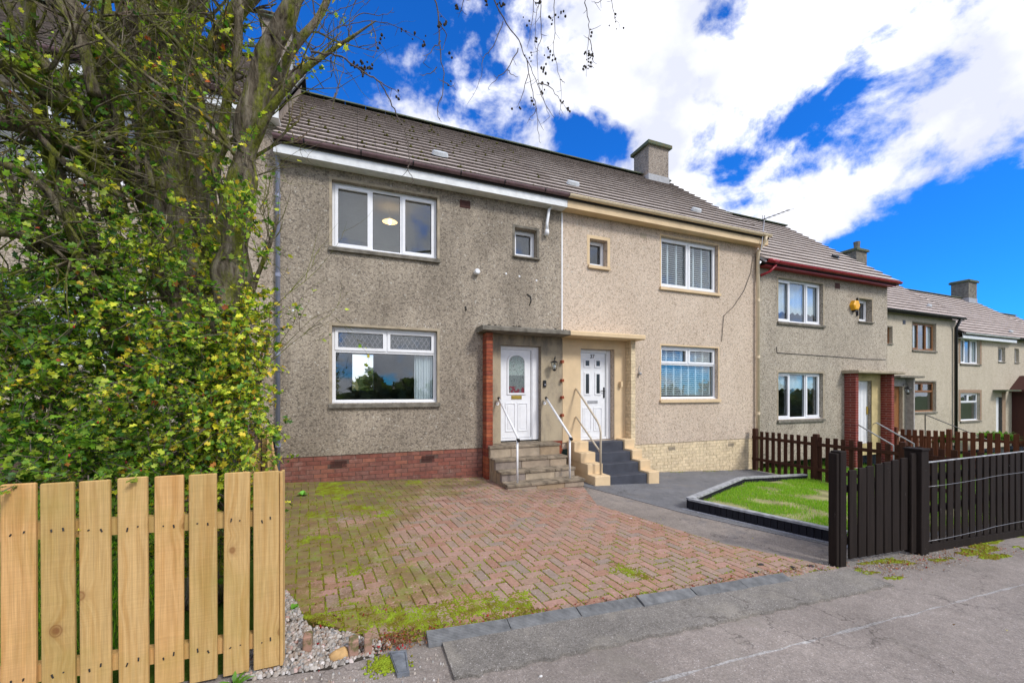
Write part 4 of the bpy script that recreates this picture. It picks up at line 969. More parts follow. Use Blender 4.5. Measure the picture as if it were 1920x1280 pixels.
s = MB(); q = grid_wall(W0-.016, 13.84, 15.5, -.45, 2.058, [(14.18, 15.05, -.1, 1.86)], .03); s.poly(q.v, q.f); s.build('door_surround', 'creamyellow', h35)
for xa in (13.70, 15.50): pier(h35, xa, xa+.14, 7.30, -.75, 2.06, 'brick_dark', 'mortar_pale')
canopy(h35, 13.58, 15.95, 2.062, 2.15, 'beigestone')
d = empty('door', (14.6, W0+.1, -.1)); d.parent = h35; d.location = Vector((14.6, W0+.1, -.1))-ORG[h35]
q = MB(); q.box(14.18, 15.05, W0+.1, W0+.15, -.1, 1.86); q.build('door_leaf', 'upvc', d)
q = MB(); 
for k in range(4): q.box(14.26+k*.2, 14.275+k*.2, W0+.088, W0+.0995, -.05, 1.8)
q.build('door_moulding', 'upvc', d); q = MB(); q.box(14.98, 15.01, W0+.06, W0+.0985, .8, 1.05); q.build('handle', 'brass', d)
for X in (14.1, 15.12):
    q = MB(); q.tube([(X, 7.5, .55), (X, 6.6, .0)], .02, 8).tube([(X, 6.6, .0), (X, 6.6, -.95)], .016, 8).tube([(X, 7.5, .55), (X, 7.59, .5)], .012, 6); q.build('handrail', 'lead', h35)
p = at(1606, 572, W0-.1); q = MB(); n = 6; vs = []
for y, r_ in ((W0-.001, .17), (W0-.11, .16), (W0-.13, .12)):
    for k in range(n): t = pi*k/3; vs.append((p.x+r_*cos(t), y, p.z+r_*sin(t)))
q.poly(vs, [tuple(range(12, 18))[::-1]]+[(a_*6+k, a_*6+(k+1) % 6, a_*6+6+(k+1) % 6, a_*6+6+k) for a_ in (0, 1) for k in range(6)]); ab = q.build('alarm_box', 'yellow', h35)
q = MB(); q.box(p.x-.05, p.x+.05, W0-.1, W0-.01, p.z-.19, p.z-.15); q.build('strobe', 'black', ab)
q = MB(); q.box(p.x+.17, p.x+.2, W0-.05, W0-.001, p.z-.3, p.z+.25); q.build('conduit', 'black', h35)
p = at(1570, 536, W0); v = MB(); v.box(p.x-.11, p.x+.11, W0-.01, W0+.01, p.z-.08, p.z+.08); v.build('air_vent', 'terracotta', h35)
P = [at(x, y, W0-.012) for x, y in ((1456, 650), (1457, 661), (1500, 664), (1560, 668), (1620, 673), (1661, 674))]; cable(h35, P, r=.008)
roof_vent(r35, at(1565, 478, 8.3).x, 8.3, W0, 4.88, 'black')
q = MB(); q.tube([(9.99, 7.24, 4.93), (10.3, 7.24, 4.93)], .05, 10); q.tube([(10.3, 7.3, 4.86), (10.2, 7.38, 4.7), (10.0, 7.5, 4.6)], .035, 8); q.build('downpipe', 'gutter_red', h35, smooth=True)

# numbers 33 to 27: the row steps back
W1 = 10.0
def far(label, x0, x1, eave, dz, mirror, hm, gut, wm, band, seed, fas=None, vl=False, vr=False, grp=True):
    bw0, bw1 = (x0+.4, x0+2.22) if not mirror else (x1-3.6, x1-1.75)
    global W0_
    o = (bw0, bw1); sm = (x1-1.2, x1-.55) if not mirror else (x0+.55, x0+.95); dr = (x1-1.45, x1-.6) if not mirror else (x0+.9, x0+1.75)
    holes = [(o[0], o[1], .63+dz, 1.96+dz), (o[0], o[1], 3.38+dz, 4.58+dz), (sm[0], sm[1], 3.57+dz, 4.26+dz), (dr[0], dr[1], -.2+dz, 1.75+dz)]
    hh, rf = house('terraced_house', label, x0, x1, W1, gz((x0+x1)/2), -1.0+dz*.6, eave, holes, MAT[hm], 'tile33', fascia=fas, gutter=(gut, .055), seed=seed, individual=False, verge_l=vl, verge_r=vr)
    sr = ('tan', .16, .012) if band else ('stone', .05, .006)
    window(hh, o[0], o[1], .63+dz, 1.96+dz, W1, [(0, .68, [0, 1]), (.68, 1, [0, .5, 1])], mat=wm, surround=sr, sashes=(1, 2))
    w_ = window(hh, o[0], o[1], 3.38+dz, 4.58+dz, W1, [(0, 1, [0, .33, .66, 1])], mat=wm, surround=sr, sashes=(0, 2))
    curtain(w_, o[0]+.1, o[0]+.75, 3.45+dz, 4.5+dz, W1+.18, wl=.12); curtain(w_, o[1]-.55, o[1]-.1, 3.45+dz, 4.5+dz, W1+.18, wl=.12)
    window(hh, sm[0], sm[1], 3.57+dz, 4.26+dz, W1, [(0, 1, [0, 1])], mat=wm, surround=('stone', .05, .006), sillh=.05)
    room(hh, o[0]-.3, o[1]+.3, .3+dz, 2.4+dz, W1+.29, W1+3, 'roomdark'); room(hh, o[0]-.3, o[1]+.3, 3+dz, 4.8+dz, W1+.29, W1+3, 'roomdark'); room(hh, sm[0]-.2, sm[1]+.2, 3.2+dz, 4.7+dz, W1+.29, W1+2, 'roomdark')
    return hh, rf, o, sm, dr
h33, r33, o, sm, dr = far('cream roughcast terraced house with brown wooden window frames and a black lantern', 20.3, 26.4, 4.86, 0, True, 'harl33', 'black', 'brownwood', False, 21, vl=True, vr=True)
q = MB(); q.box(dr[0], dr[1], W1+.12, W1+.17, -.2, 1.75); q.build('door', 'brownwood', h33)
q = MB(); q.box(22.25, 22.33, W1-.28, W1-.001, -1.2, 2.1); q.box(21.15, 22.25, W1-.01, W1+.0-.002, 1.76, 2.1); q.build('porch_cheek', 'greyrender', h33)
q = MB(); q.box(20.9, 22.7, W1-.45, W1-.001, 2.11, 2.19); q.build('canopy', 'stone', h33)
p = at(1684, 728, W1-.02); lantern(h33, 21.95, W1-.02, 1.55, s=1.5)
for z0_, y0_ in ((.95, 0), ): 
    q = MB(); q.tube([(22.6, W1-.5, .55), (23.7, W1-2.2, -.55)], .02, 6).tube([(23.7, W1-2.2, -.55), (23.7, W1-2.2, -1.4)], .018, 6).tube([(22.6, W1-.5, .55), (22.6, W1-.5, -1.2)], .018, 6); q.build('handrail', 'black', h33)
v = MB(); v.box(22.05, 22.25, W1-.01, W1+.01, 4.45, 4.62); v.build('air_vent', 'black', h33)
dp = MB(); dp.tube([(26.1, W1-.28, 4.9), (26.15, W1-.1, 4.5), (26.15, W1-.1, -1.3)], .06, 10); dp.build('downpipe', 'black', h33, smooth=True)
p1 = at(1691, 594, W1)
chimney(r33 and h33, 24.9, W1+3.35, .9, .7, 7.6, 8.95, pot=False, mat='stone'); q = MB(); X = 25.15; q.tube([(X, W1+3.35, 9.05), (X, W1+3.35, 9.35), (X, W1+3.35, 9.6), (X, W1+3.35, 9.62)], [.16, .13, .15, .05], 10); q.build('chimney_pot', 'stone', h33)
h31, r31, o, sm, dr = far('cream roughcast terraced house with tan bands framing its white windows', 26.4, 31.7, 4.2, -.5, False, 'harl33', 'fascia', 'upvc', True, 22, fas='fascia', vr=False)
q = MB(); q.box(dr[0], dr[1]-.3, W1+.1, W1+.15, -.7, 1.25); q.build('door', 'upvc', h31)
q = MB(); q.box(dr[0]-.35, dr[1]+.25, W1-.5, W1-.001, 1.55, 1.62); q.build('canopy', 'ridgemoss', h31)
q = MB(); q.box(dr[1]-.25, dr[1]+.1, W1-.02, W1-.003, -.7, 1.5); q.build('render_panel', 'tan', h31)
h29, r29, o, sm, dr = far('cream roughcast terraced house with a dark maroon gabled porch, half out of frame', 31.7, 37.2, 4.2, -.5, True, 'harl33', 'black', 'upvc', False, 23, vr=True)
q = MB(); q.box(31.9, 32.05, W1-.7, W1-.001, -1.3, 1.55).box(33.5, 33.65, W1-.7, W1-.001, -1.3, 1.55)
q.poly([(x, y, z) for y in (W1-.85, W1-.001) for x, z in ((31.6, 1.5), (32.78, 2.25), (33.95, 1.5), (33.95, 1.62), (32.78, 2.37), (31.6, 1.62))], [(0, 1, 4, 5), (1, 2, 3, 4), (6, 11, 10, 7), (7, 10, 9, 8), (0, 6, 7, 1), (1, 7, 8, 2), (5, 4, 10, 11), (4, 3, 9, 10), (0, 5, 11, 6), (2, 8, 9, 3)]); q.build('porch', 'maroon', h29)
q = MB(); q.box(32.3, 33.2, W1+.1, W1+.15, -.7, 1.25); q.build('door', 'maroon', h29)
h27, r27, o, sm, dr = far('farthest terraced house of the row, only its tiled roof showing at the right edge', 37.25, 43, 3.6, -1.1, False, 'harl33', 'black', 'upvc', False, 24, vl=True)
h25, r25, o, sm, dr = far('last terraced house down the slope, a sliver of roof at the right edge', 43.0, 49, 3.0, -1.7, True, 'harl33', 'black', 'upvc', False, 25, vl=True)
chimney(h29, 36.2, W1+3.35, 1.0, .8, 7.0, 8.42, pot=False, mat='stone')
for rf, ev, px, yy in ((r33, 4.86, 1742, W1+.3), (r31, 4.2, 1895, W1+.1)): roof_vent(rf, at(px, 600, yy).x, yy, W1, ev)

# number 41, up the slope behind the tree
h41, r41 = house('terraced_house', 'pinkish roughcast terraced house mostly hidden behind the tree at the left', -7.1, -1.262, W0, .3, .9, 6.08,
    [(-4.75, -2.92, 1.86, 3.16), (-4.75, -2.92, 4.56, 5.74)], MAT['harl41'], 'tile39', fascia='fascia', gutter=('gutter_purple', .055), seed=31, verge_r=True)
w = window(h41, -4.75, -2.92, 1.86, 3.16, W0, [(0, .7, [0, 1]), (.7, 1, [0, .5, 1])], sashes=(1, 2)); shutters(w, -4.68, -2.98, 1.95, 3.1, W0+.175, 3)
window(h41, -4.75, -2.92, 4.56, 5.74, W0, [(0, 1, [0, .34, .66, 1])], sashes=(0, 2))
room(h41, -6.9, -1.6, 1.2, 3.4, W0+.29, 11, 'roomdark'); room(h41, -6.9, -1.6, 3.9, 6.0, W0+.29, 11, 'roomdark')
bricks(h41, -7.0, -1.3, 0, .9, W0+.012, 'brick', 'mortar', limit=0)
chimney(h41, -1.75, 10.95, .6, .6, 9.0, 10.15, pot=False)

# ------------------------------------------------------------------ fences
from mathutils import noise as mn
def board_mesh(name, w, t, h, mat, top=0.0, b=.004):
    m = MB(); m.bev(-w/2, w/2, -t/2, t/2, 0, h, b); return m.mesh(name, MAT[mat])
fa = empty('picket_fence', (-2.0, 2.55, gz(-2)), 'new pale pine picket fence standing in front of the tree, left foreground', 'fence', 'garden fences')
fr_ = random.Random(9)
px_edges = [(3, 70, 905), (80, 143, 903), (152, 210, 899), (224, 280, 893), (291, 345, 890), (356, 408, 887), (419, 467, 884), (476, 524, 882)]
YF = 2.545
for (a, b, t) in px_edges:
    p0, p1 = at(a, t+2, YF), at(b, t, YF); w = p1.x-p0.x; zt = (p0.z+p1.z)/2; cx = (p0.x+p1.x)/2
    zb = gz(cx)+fr_.uniform(.01, .03); me = board_mesh('picket', w, .02, zt-zb, 'pine')
    link('picket', me, fa, T(cx, YF, zb) @ Matrix.Rotation(fr_.uniform(-.006, .006), 4, 'Y') @ Matrix.Rotation(fr_.uniform(-.02, .02), 4, 'Z'))
for k in range(9):                                        # the run goes on to the left, out of frame
    cx = -2.23-.05-.178*k-.09; me = board_mesh('picket', .125, .02, 1.03, 'pine'); link('picket', me, fa, T(cx-.02, YF, gz(cx)+.02))
sc_ = MB()
for zr in (.84, .17):
    m = MB(); x0, x1 = -4.0, -.47; m.prism([(x0, YF+.012), (x1, YF+.012), (x1, YF+.055), (x0, YF+.055)], zr-.04, zr+.04, lambda x: gz(x)+.0); m.build('rail', 'pine', fa)
m = MB(); m.bev(-.475, -.405, YF+.0115, YF+.085, gz(-.4)-.1, at(524, 884, YF).z-.01, .004); m.build('post', 'pine', fa)
m = MB(); m.bev(-.4035, -.388, YF-.005, YF+.07, gz(-.4)+.02, at(524, 884, YF).z, .003); m.build('end_board', 'pine', fa)
for (a, b, t) in px_edges:
    cx = (at(a, t, YF).x+at(b, t, YF).x)/2
    for zr in (.84, .17):
        for dx in (-.022, .02): sc_.tube([(cx+dx+fr_.uniform(-.006, .006), YF-.0105, gz(cx)+zr+fr_.uniform(-.02, .02)), (cx+dx, YF-.0125, gz(cx)+zr)], .0035, 6)
sc_.build('screw_head', 'cable', fa, kind='stuff')
fb = empty('side_fence', (-.9, 5, gz(-.9)), 'pale pine picket fence running back from the front fence corner to the house wall', 'fence', 'garden fences')
A, B = Vector((-.43, 2.66, 0)), Vector((-1.32, 7.5, 0)); n = 26; dv = (B-A)/n; an = atan2(dv.y, dv.x)
for i in range(n): me = board_mesh('picket', .12, .02, 1.0-.2*i/n, 'pine'); p = A+dv*(i+.5); link('picket', me, fb, T(p.x, p.y, gz(p.x)+.02+fr_.uniform(-.01, .01)) @ Matrix.Rotation(an, 4, 'Z'))
for zr in (.84, .17):
    m = MB(); nn = Vector((-dv.y, dv.x, 0)).normalized()*.012
    q0, q1 = A+nn, B+nn; q2, q3 = B+nn*4, A+nn*4; m.prism([(q.x, q.y) for q in (q0, q1, q2, q3)], zr-.04, zr+.04, gz); m.build('rail', 'pine', fb)
m = MB(); m.bev(-1.42, -1.33, 7.4, 7.5, gz(-1.4)-.1, gz(-1.4)+.86, .004); m.build('post', 'pine', fb)
fc = empty('rail_fence', (-1.6, 7.3, gz(-1.6)), 'short pale pine panel beside the foot of the grey downpipe', 'fence', 'garden fences')
for k in range(4): m = MB(); m.bev(-1.95, -1.45, 7.30, 7.32, .06+k*.14, .06+k*.14+.11, .003); m.build('board', 'pine', fc)
m = MB(); m.bev(-2.05, -1.95, 7.28, 7.36, .02, .66, .004); m.build('post', 'pine', fc); m = MB(); m.bev(-1.45, -1.43, 7.28, 7.36, .02, .7, .004); m.build('post', 'pine', fc)

def picket_run(name, label, mat, x0, y0, x1, y1, ztop, spacing, w, h, posts=(), rail_off=-.03, rails=(.25, .8), postmat=None, topjit=.006, group='garden fences', bottom=None):
    f = empty(name, ((x0+x1)/2, (y0+y1)/2, gz((x0+x1)/2)), label, 'fence', group)
    d = Vector((x1-x0, y1-y0, 0)); L = d.length; d.normalize(); an = atan2(d.y, d.x); n = int(L/spacing); nr = Vector((-d.y, d.x, 0)); r = random.Random(hash(label) % 1000 if False else len(label))
    me = board_mesh('picket', w, .018, h, mat, b=.003)
    for i in range(n):
        s = (i+.5)*spacing
        if any(abs(s-q) < .07 for q in posts): continue
        p = Vector((x0, y0, 0))+d*s; z = ztop(s)-h
        link('picket', me, f, T(p.x, p.y, z+r.uniform(-topjit, topjit)) @ Matrix.Rotation(an+r.uniform(-.02, .02), 4, 'Z') @ Matrix.Rotation(r.uniform(-.008, .008), 4, 'Y'))
    for zr in rails:
        m = MB(); a = Vector((x0, y0, 0))+nr*rail_off; b_ = Vector((x1, y1, 0))+nr*rail_off; o = nr*(.035 if rail_off > 0 else -.035)
        za, zb = ztop(0)-h+zr*h, ztop(L)-h+zr*h
        m.poly([tuple(v)[:2]+(z,) for v, z in ((a, za), (b_, zb), (b_+o, zb), (a+o, za), (a, za+.07), (b_, zb+.07), (b_+o, zb+.07), (a+o, za+.07))], [(0, 3, 2, 1), (4, 5, 6, 7), (0, 1, 5, 4), (1, 2, 6, 5), (2, 3, 7, 6), (3, 0, 4, 7)])
        m.build('rail', mat, f)
    for q in posts:
        p = Vector((x0, y0, 0))+d*q; m = MB(); m.bev(-.05, .05, -.05, .05, 0, h+.06, .006)
        m.xform(T(p.x, p.y, ztop(q)-h-.0) @ Matrix.Rotation(an, 4, 'Z')); m.build('post', postmat or mat, f)
    return f
picket_run('picket_fence', 'dark brown picket fence between the cream based house and the small lawn', 'brownfence', 9.72, 7.5, 9.72, 2.85, lambda s: .49, .155, .085, 1.02, posts=(.06, 1.55, 3.1, 4.55), rail_off=-.011)
picket_run('picket_fence', 'red brown picket fence beyond the door with dark brick pillars', 'redfence', 16.0, 7.5, 16.0, 3.0, lambda s: .33+.03*s, .155, .1, 1.25, posts=(.06, 1.3, 2.75, 4.2), rail_off=.011)
picket_run('picket_fence', 'red brown picket fence edging the farthest front garden at the right', 'redfence', 16.1, 9.3, 24, 9.3, lambda s: -.12-.045*s, .155, .1, 1.1, posts=(2, 4, 6), rail_off=.011)

# black gate and black front fence
gt = empty('gate', (5.35, 2.63, gz(5.3)), 'black painted wooden gate panel beside the thick black gatepost', 'gate')
BY = 2.64
gme = None; N = 7; r = random.Random(8)
for i in range(N):
    x = 4.86+.155*(i+.0)+.04; zt = .675+.012*i+(0 if i else -.0); zb = gz(x)+.05; me = board_mesh('picket', .13, .02, zt-zb, 'blackwood')
    link('picket', me, gt, T(x, BY, zb) @ Matrix.Rotation(r.uniform(-.01, .01), 4, 'Y'))
for z in (-.05, .5): m = MB(); m.bev(4.8, 5.95, BY+.012, BY+.05, z-.06, z+.01, .003); m.build('rail', 'blackwood', gt)
for (nm, x0, x1, ya, yb, lab) in (('gatepost', 4.63, 4.73, 2.60, 2.70, 'thick black gatepost with worn paint at the corner of the brick driveway'), ('gatepost', 6.02, 6.17, 2.56, 2.72, 'black fence post where the gate meets the long black fence')):
    po = empty(nm, ((x0+x1)/2, (ya+yb)/2, gz(x0)), lab, 'post', 'black gateposts')
    m = MB(); zt = at(1580, 846, 2.6).z if x0 < 5 else at(1720, 843, 2.63).z
    m.bev(x0, x1, ya, yb, gz(x0)-.1, zt, .006); m.build('post', 'blackwood', po)
    m = MB(); m.bev(x0-.045, x0-.002, ya+.01, yb-.01, gz(x0)-.06, zt-.02, .004) if x0 < 5 else m.bev(x0-.01, x1+.01, ya-.01, yb+.01, zt+.001, zt+.022, .004); m.build('side_board' if x0 < 5 else 'post_cap', 'blackwood', po)
    if x0 > 5: m = MB(); m.bev(x0-.11, x0-.003, ya+.04, ya+.06, gz(x0)+.02, zt-.03, .003); m.build('side_board', 'blackwood', po)
bf = empty('picket_fence', (8.5, BY, gz(8.5)), 'long black close boarded picket fence along the pavement at the right edge', 'fence', 'garden fences')
x = 6.25; r = random.Random(12)
while x < 12:
    zt = .665+r.uniform(-.003, .003); zb = gz(x)+.06; me = board_mesh('picket', .125, .018, zt-zb, 'blackwood'); link('picket', me, bf, T(x, BY-.02, zb) @ Matrix.Rotation(r.uniform(-.004, .004), 4, 'Y')); x += .175
m = MB(); m.prism([(6.18, BY-.045), (12, BY-.045), (12, BY+.03), (6.18, BY+.03)], .0, .085, gz); m.build('gravel_board', 'blackwood', bf)
for z in (.12, .5): m = MB(); m.bev(6.18, 12, BY-.008, BY+.04, z-.06, z+.01, .003); m.build('rail', 'blackwood', bf)
m = MB(); m.bev(6.2, 12, BY-.031, BY-.009, .667, .678, .003); m.build('top_strip', 'bedtop', bf)
for za, zb_ in ((.39, .40), (-.25, -.33)):
    pts = [(6.22+i*.4, BY-.034-.003*(i % 2), za+(zb_-za)*i/14-.012*sin(pi*(i % 5)/4)) for i in range(15)]
    cable(bf, pts, 'wire', .0025, 'aluminium')

# ------------------------------------------------------------------ raised lawn edged with black painted bricks
lb = empty('lawn_bed', (7.3, 4.6, gz(7)), 'small raised lawn edged with black bricks and a pale coping behind the black gate', 'lawn')
C_ = [(4.80, 4.77), (5.62, 3.10), (5.72, 2.95)]; C_ = [(5.50, 3.02), (4.80, 4.77), (7.45, 6.02), (9.62, 6.12)]
def wall_seg(a, b, parent):
    d = Vector((b[0]-a[0], b[1]-a[1], 0)); L = d.length; d.normalize(); n = int(L/.078); an = atan2(d.y, d.x)
    bm = MB(); bm.bev(-.0365, .0365, -.045, .045, -.05, .135, .004); me = bm.mesh('edging_brick', MAT['bedblack']); r = random.Random(n)
    for i in range(n): p = Vector((a[0], a[1], 0))+d*((i+.5)*L/n); link('edging_brick', me, parent, T(p.x, p.y, gz(p.x)+r.uniform(-.003, .003)) @ Matrix.Rotation(an+r.uniform(-.02, .02), 4, 'Z'))
    nr = Vector((-d.y, d.x, 0))*.055; k = 0
    while k < L-.01:
        e = min(k+.44, L); q = [Vector((a[0], a[1], 0))+d*(k+.002), Vector((a[0], a[1], 0))+d*(e-.002)]
        m = MB(); m.prism([(v.x, v.y) for v in (q[0]-nr, q[1]-nr, q[1]+nr, q[0]+nr)], .136, .165, gz); m.build('coping', 'bedtop', parent); k = e
for a, b in zip(C_, C_[1:]): wall_seg(a, b, lb)
lawn = [(5.56, 3.06), (9.62, 3.06), (9.62, 6.05), (7.48, 5.94), (4.88, 4.76)]
m = MB(); m.prism(lawn, -.02, .06, gz); m.build('lawn_soil', 'lawnbase', lb)
strip2 = MB(); strip2.prism([(4.66, 4.80), (5.42, 2.95), (5.62, 2.95), (4.84, 4.82)], -.01, .0015, gz); strip2.build('paint_spill', 'seamblue', None, kind='structure')

def tri_inside(pts, x, y):
    c = False; n = len(pts); j = n-1
    for i in range(n):
        xi, yi = pts[i]; xj, yj = pts[j]
        if (yi > y) != (yj > y) and x < (xj-xi)*(y-yi)/(yj-yi)+xi: c = not c
        j = i
    return c
def np_mesh(name, V, F, mat, parent=None, tone=None, rnd=None, kind='stuff', label=None, cat=None):
    """V (n,3); F (m,k) equal sized faces"""
    me = bpy.data.meshes.new(name); n, k = len(V), F.shape[1]
    org = np.array(ORG[parent]) if parent else np.array([V[:, 0].mean(), V[:, 1].mean(), V[:, 2].min()])
    me.vertices.add(n); me.vertices.foreach_set('co', (V-org).astype(np.float32).ravel())
    me.loops.add(F.size); me.loops.foreach_set('vertex_index', F.astype(np.int32).ravel())
    me.polygons.add(len(F)); me.polygons.foreach_set('loop_start', np.arange(0, F.size, k, dtype=np.int32))
    try: me.polygons.foreach_set('loop_total', np.full(len(F), k, dtype=np.int32))
    except Exception: pass
    me.update(calc_edges=True)
    if tone is not None:
        a = me.attributes.new('tone', 'FLOAT_COLOR', 'FACE'); a.data.foreach_set('color', np.hstack([tone, np.ones((len(tone), 1))]).astype(np.float32).ravel())
    if rnd is not None: a = me.attributes.new('rnd', 'FLOAT', 'FACE'); a.data.foreach_set('value', rnd.astype(np.float32))
    me.materials.append(MAT[mat]); o = link(name, me, parent)
    if not parent: o.location = org; ORG[o] = Vector(org)
    return tag(o, label, cat, kind=kind)
def blades(name, P, h, wd, cols, parent=None, lean=.4):
    n = len(P); a = rng.uniform(0, 2*pi, n); hh = h*rng.uniform(.5, 1.3, n); ww = wd*rng.uniform(.7, 1.3, n)
    dx, dy = np.cos(a)*ww, np.sin(a)*ww; b = rng.uniform(0, 2*pi, n); lx, ly = np.cos(b)*hh*lean*rng.random(n), np.sin(b)*hh*lean*rng.random(n)
    V = np.empty((n, 3, 3)); V[:, 0] = P+np.c_[dx, dy, 0*dx]; V[:, 1] = P-np.c_[dx, dy, 0*dx]; V[:, 2] = P+np.c_[lx, ly, hh]
    F = np.arange(3*n).reshape(n, 3); t = cols[rng.integers(0, len(cols), n)]*rng.uniform(.75, 1.2, (n, 1))
    return np_mesh(name, V.reshape(-1, 3), F, 'leaf', parent, tone=t)
GC = np.array([(.18, .42, .02), (.25, .52, .03), (.32, .56, .04), (.15, .34, .02), (.42, .5, .09)])
P = []; r = random.Random(4)
while len(P) < 52000:
    x, y = r.uniform(4.8, 9.7), r.uniform(3.0, 6.1)
    if not tri_inside(lawn, x, y): continue
    v = mn.noise(Vector((x*1.6, y*1.6, 3)))
    if v > .05 and r.random() < .45+v*1.7: continue
    P.append((x, y, gz(x)+.055))
blades('grass', np.array(P), .045, .0035, GC, lb)
P = [(x, y, gz(x)-.02) for x, y in ((r.uniform(-5, -1.25), r.uniform(2.7, 7.4)) for _ in range(30000))]
gr = blades('grass', np.array(P), .07, .004, GC)
P = [(x, y, gz(x)-.015) for x, y in ((r.uniform(9.8, 30), r.uniform(3, 9)) for _ in range(12000))]
blades('grass', np.array(P), .07, .006, GC)

# ------------------------------------------------------------------ moss, gravel, litter
def tufts(name, P, rad, mat, hgt=.55, parent=None, rnd=None):
    n = len(P); k = 6; V = np.empty((n, k+1+k, 3)); r_ = rad*rng.uniform(.5, 1.5, n)
    for j in range(k):
        t = 2*pi*j/k+rng.uniform(-.3, .3, n); q = r_*rng.uniform(.75, 1.2, n)
        V[:, j] = P+np.c_[np.cos(t)*q, np.sin(t)*q, -.004+0*t]; V[:, k+j] = P+np.c_[np.cos(t)*q*.65, np.sin(t)*q*.65, r_*hgt*.75*rng.uniform(.8, 1.2, n)]
    V[:, 2*k] = P+np.c_[0*r_, 0*r_, r_*hgt]
    F = []
    for j in range(k):
        j2 = (j+1) % k; F += [(j, j2, k+j2), (j, k+j2, k+j), (k+j, k+j2, 2*k)]
    F = np.array(F); FF = (F[None]+(np.arange(n)*(2*k+1))[:, None, None]).reshape(-1, 3)
    rn = np.repeat(rng.random(n), len(F)) if rnd else None
    o = np_mesh(name, V.reshape(-1, 3), FF, mat, parent, rnd=rn); o.data.polygons.foreach_set('use_smooth', [True]*len(FF)); return o
P = []
while len(P) < 16000:
    x, y = r.uniform(-.6, 4.3), r.uniform(2.62, 7.5)
    if not tri_inside(bed, x, y): continue
    v = mn.fractal(Vector((x*1.5, y*1.5, 7)), 1, 2, 4)*.8
    e = .6*max(0, min(1, (1.2-x)/1.5))+(.42 if y < 3.1 and x < 1.3 else 0)+(.2 if (y > 6.6 and x < 1.6) else 0)+(.25 if y < 2.72 else 0)
    if v+e > .62+r.random()*.6: P.append((x, y, gz(x)-.001))
tufts('moss', np.array(P), .009, 'moss', .35)
P = []                                                      # moss following the sunken joints
for (_, k_, cx, cy, poly, full) in items:
    g_ = (1.0 if cy < 3.8 else .6 if cy < 4.6 else .25)*(1 if cx < 3 else .7)+(.5 if cx < .6 else 0)
    for a in range(len(poly)):
        (xa, ya), (xb, yb) = poly[a], poly[(a+1) % len(poly)]
        L = sqrt((xa-xb)**2+(ya-yb)**2)
        for s in range(int(L/.02)+1):
            if r.random() < g_*.75*(1 if mn.noise(Vector((cx*1.2, cy*1.2, 1))) > -.25 else .25): t = r.random(); P.append((xa+(xb-xa)*t, ya+(yb-ya)*t, gz(xa)-.0015))
tufts('moss', np.array(P), .006, 'moss', .6)
P = []
for _ in range(16000):
    x, y = r.uniform(4.3, 11), r.uniform(2.25, 2.62)
    v = mn.fractal(Vector((x*1.4, y*3, 2)), 1, 2, 4)
    if v > (-.3 if x > 6.6 else .08)+(0 if y > 2.40 else .35)*1.0: P.append((x, y, gz(x)-.004))
tufts('moss', np.array(P), .011, 'moss', .4)
P = [(x, y, gz(x)) for x, y in ((r.gauss(.16, .05), r.gauss(2.42, .045)) for _ in range(330))]+[(x, 7.5+r.uniform(-.06, .08), gz(x)) for x in [r.uniform(6.2, 9.5) for _ in range(240)] if mn.noise(Vector((x*2, 0, 0))) > 0]
tufts('moss', np.array(P), .008, 'moss', .5)
# gravel patch at the fence corner
gp_ = [(-.43, 2.50), (-.15, 2.47), (.12, 2.52), (.2, 2.6), (.02, 2.72), (-.06, 2.8), (-.3, 2.95), (-.5, 3.5), (-.62, 3.6), (-.62, 2.5)]
m = MB(); m.prism(gp_, -.03, .0, gz); m.build('gravel_bed', 'soil', None, kind='structure')
P = []; 
while len(P) < 2600:
    x, y = r.uniform(-.62, .25), r.uniform(2.44, 3.6)
    if tri_inside(gp_, x, y): P.append((x, y, gz(x)+r.uniform(-.004, .008)))
tufts('gravel', np.array(P), .0115, 'gravel', .85, rnd=True)
P = [(x, y, gz(x)-.004) for x, y in ((r.uniform(-.5, .6), 2.44-abs(r.gauss(0, .16))) for _ in range(160))]+[(x, y, gz(x)) for x, y in ((r.uniform(3.3, 4.6), r.gauss(2.66, .05)) for _ in range(180))]+[(x, y, gz(x)-.003) for x, y in ((r.uniform(4.8, 6.4), r.gauss(2.5, .08)) for _ in range(260))]
tufts('grit', np.array(P), .006, 'gravel', .8, rnd=True)
def litter(name, pts, size, cols):
    n = len(pts); P = np.array(pts); a = rng.uniform(0, 2*pi, n); s = size*rng.uniform(.5, 1.3, n); V = np.empty((n, 4, 3))
    for j, (u_, v_) in enumerate(((-1, 0), (0, -.5), (1, 0), (0, .5))):
        V[:, j] = P+np.c_[(u_*np.cos(a)-v_*np.sin(a))*s, (u_*np.sin(a)+v_*np.cos(a))*s, rng.uniform(0, .012, n)+(.008 if j == 2 else 0)]
    F = np.arange(4*n).reshape(n, 4); return np_mesh(name, V.reshape(-1, 3), F, 'leaf', tone=cols[rng.integers(0, len(cols), n)])
LC = np.array([(.2, .09, .04), (.3, .13, .07), (.35, .02, .02), (.14, .08, .04), (.4, .25, .1), (.28, .17, .1)])
pts = [(x, y, gz(x)+.004) for x, y in ((r.gauss(.22, .12), r.gauss(2.62, .05)) for _ in range(420))]+[(x, y, gz(x)+.003) for x, y in ((r.gauss(0, .25), r.gauss(2.95, .2)) for _ in range(160))]
pts += [(x, y, gz(x)+.003) for x, y in ((r.uniform(.4, 4.4), r.gauss(2.67, .035)) for _ in range(500))]+[(x, y, gz(x)+.002) for x, y in ((r.uniform(4.7, 7.5), r.gauss(2.45, .09)) for _ in range(700))]
litter('leaf_litter', pts, .011, LC)
pts = [(x, y, gz(x)+.001) for x, y in ((r.uniform(-.6, 6), r.uniform(.9, 6.5)) for _ in range(130))]
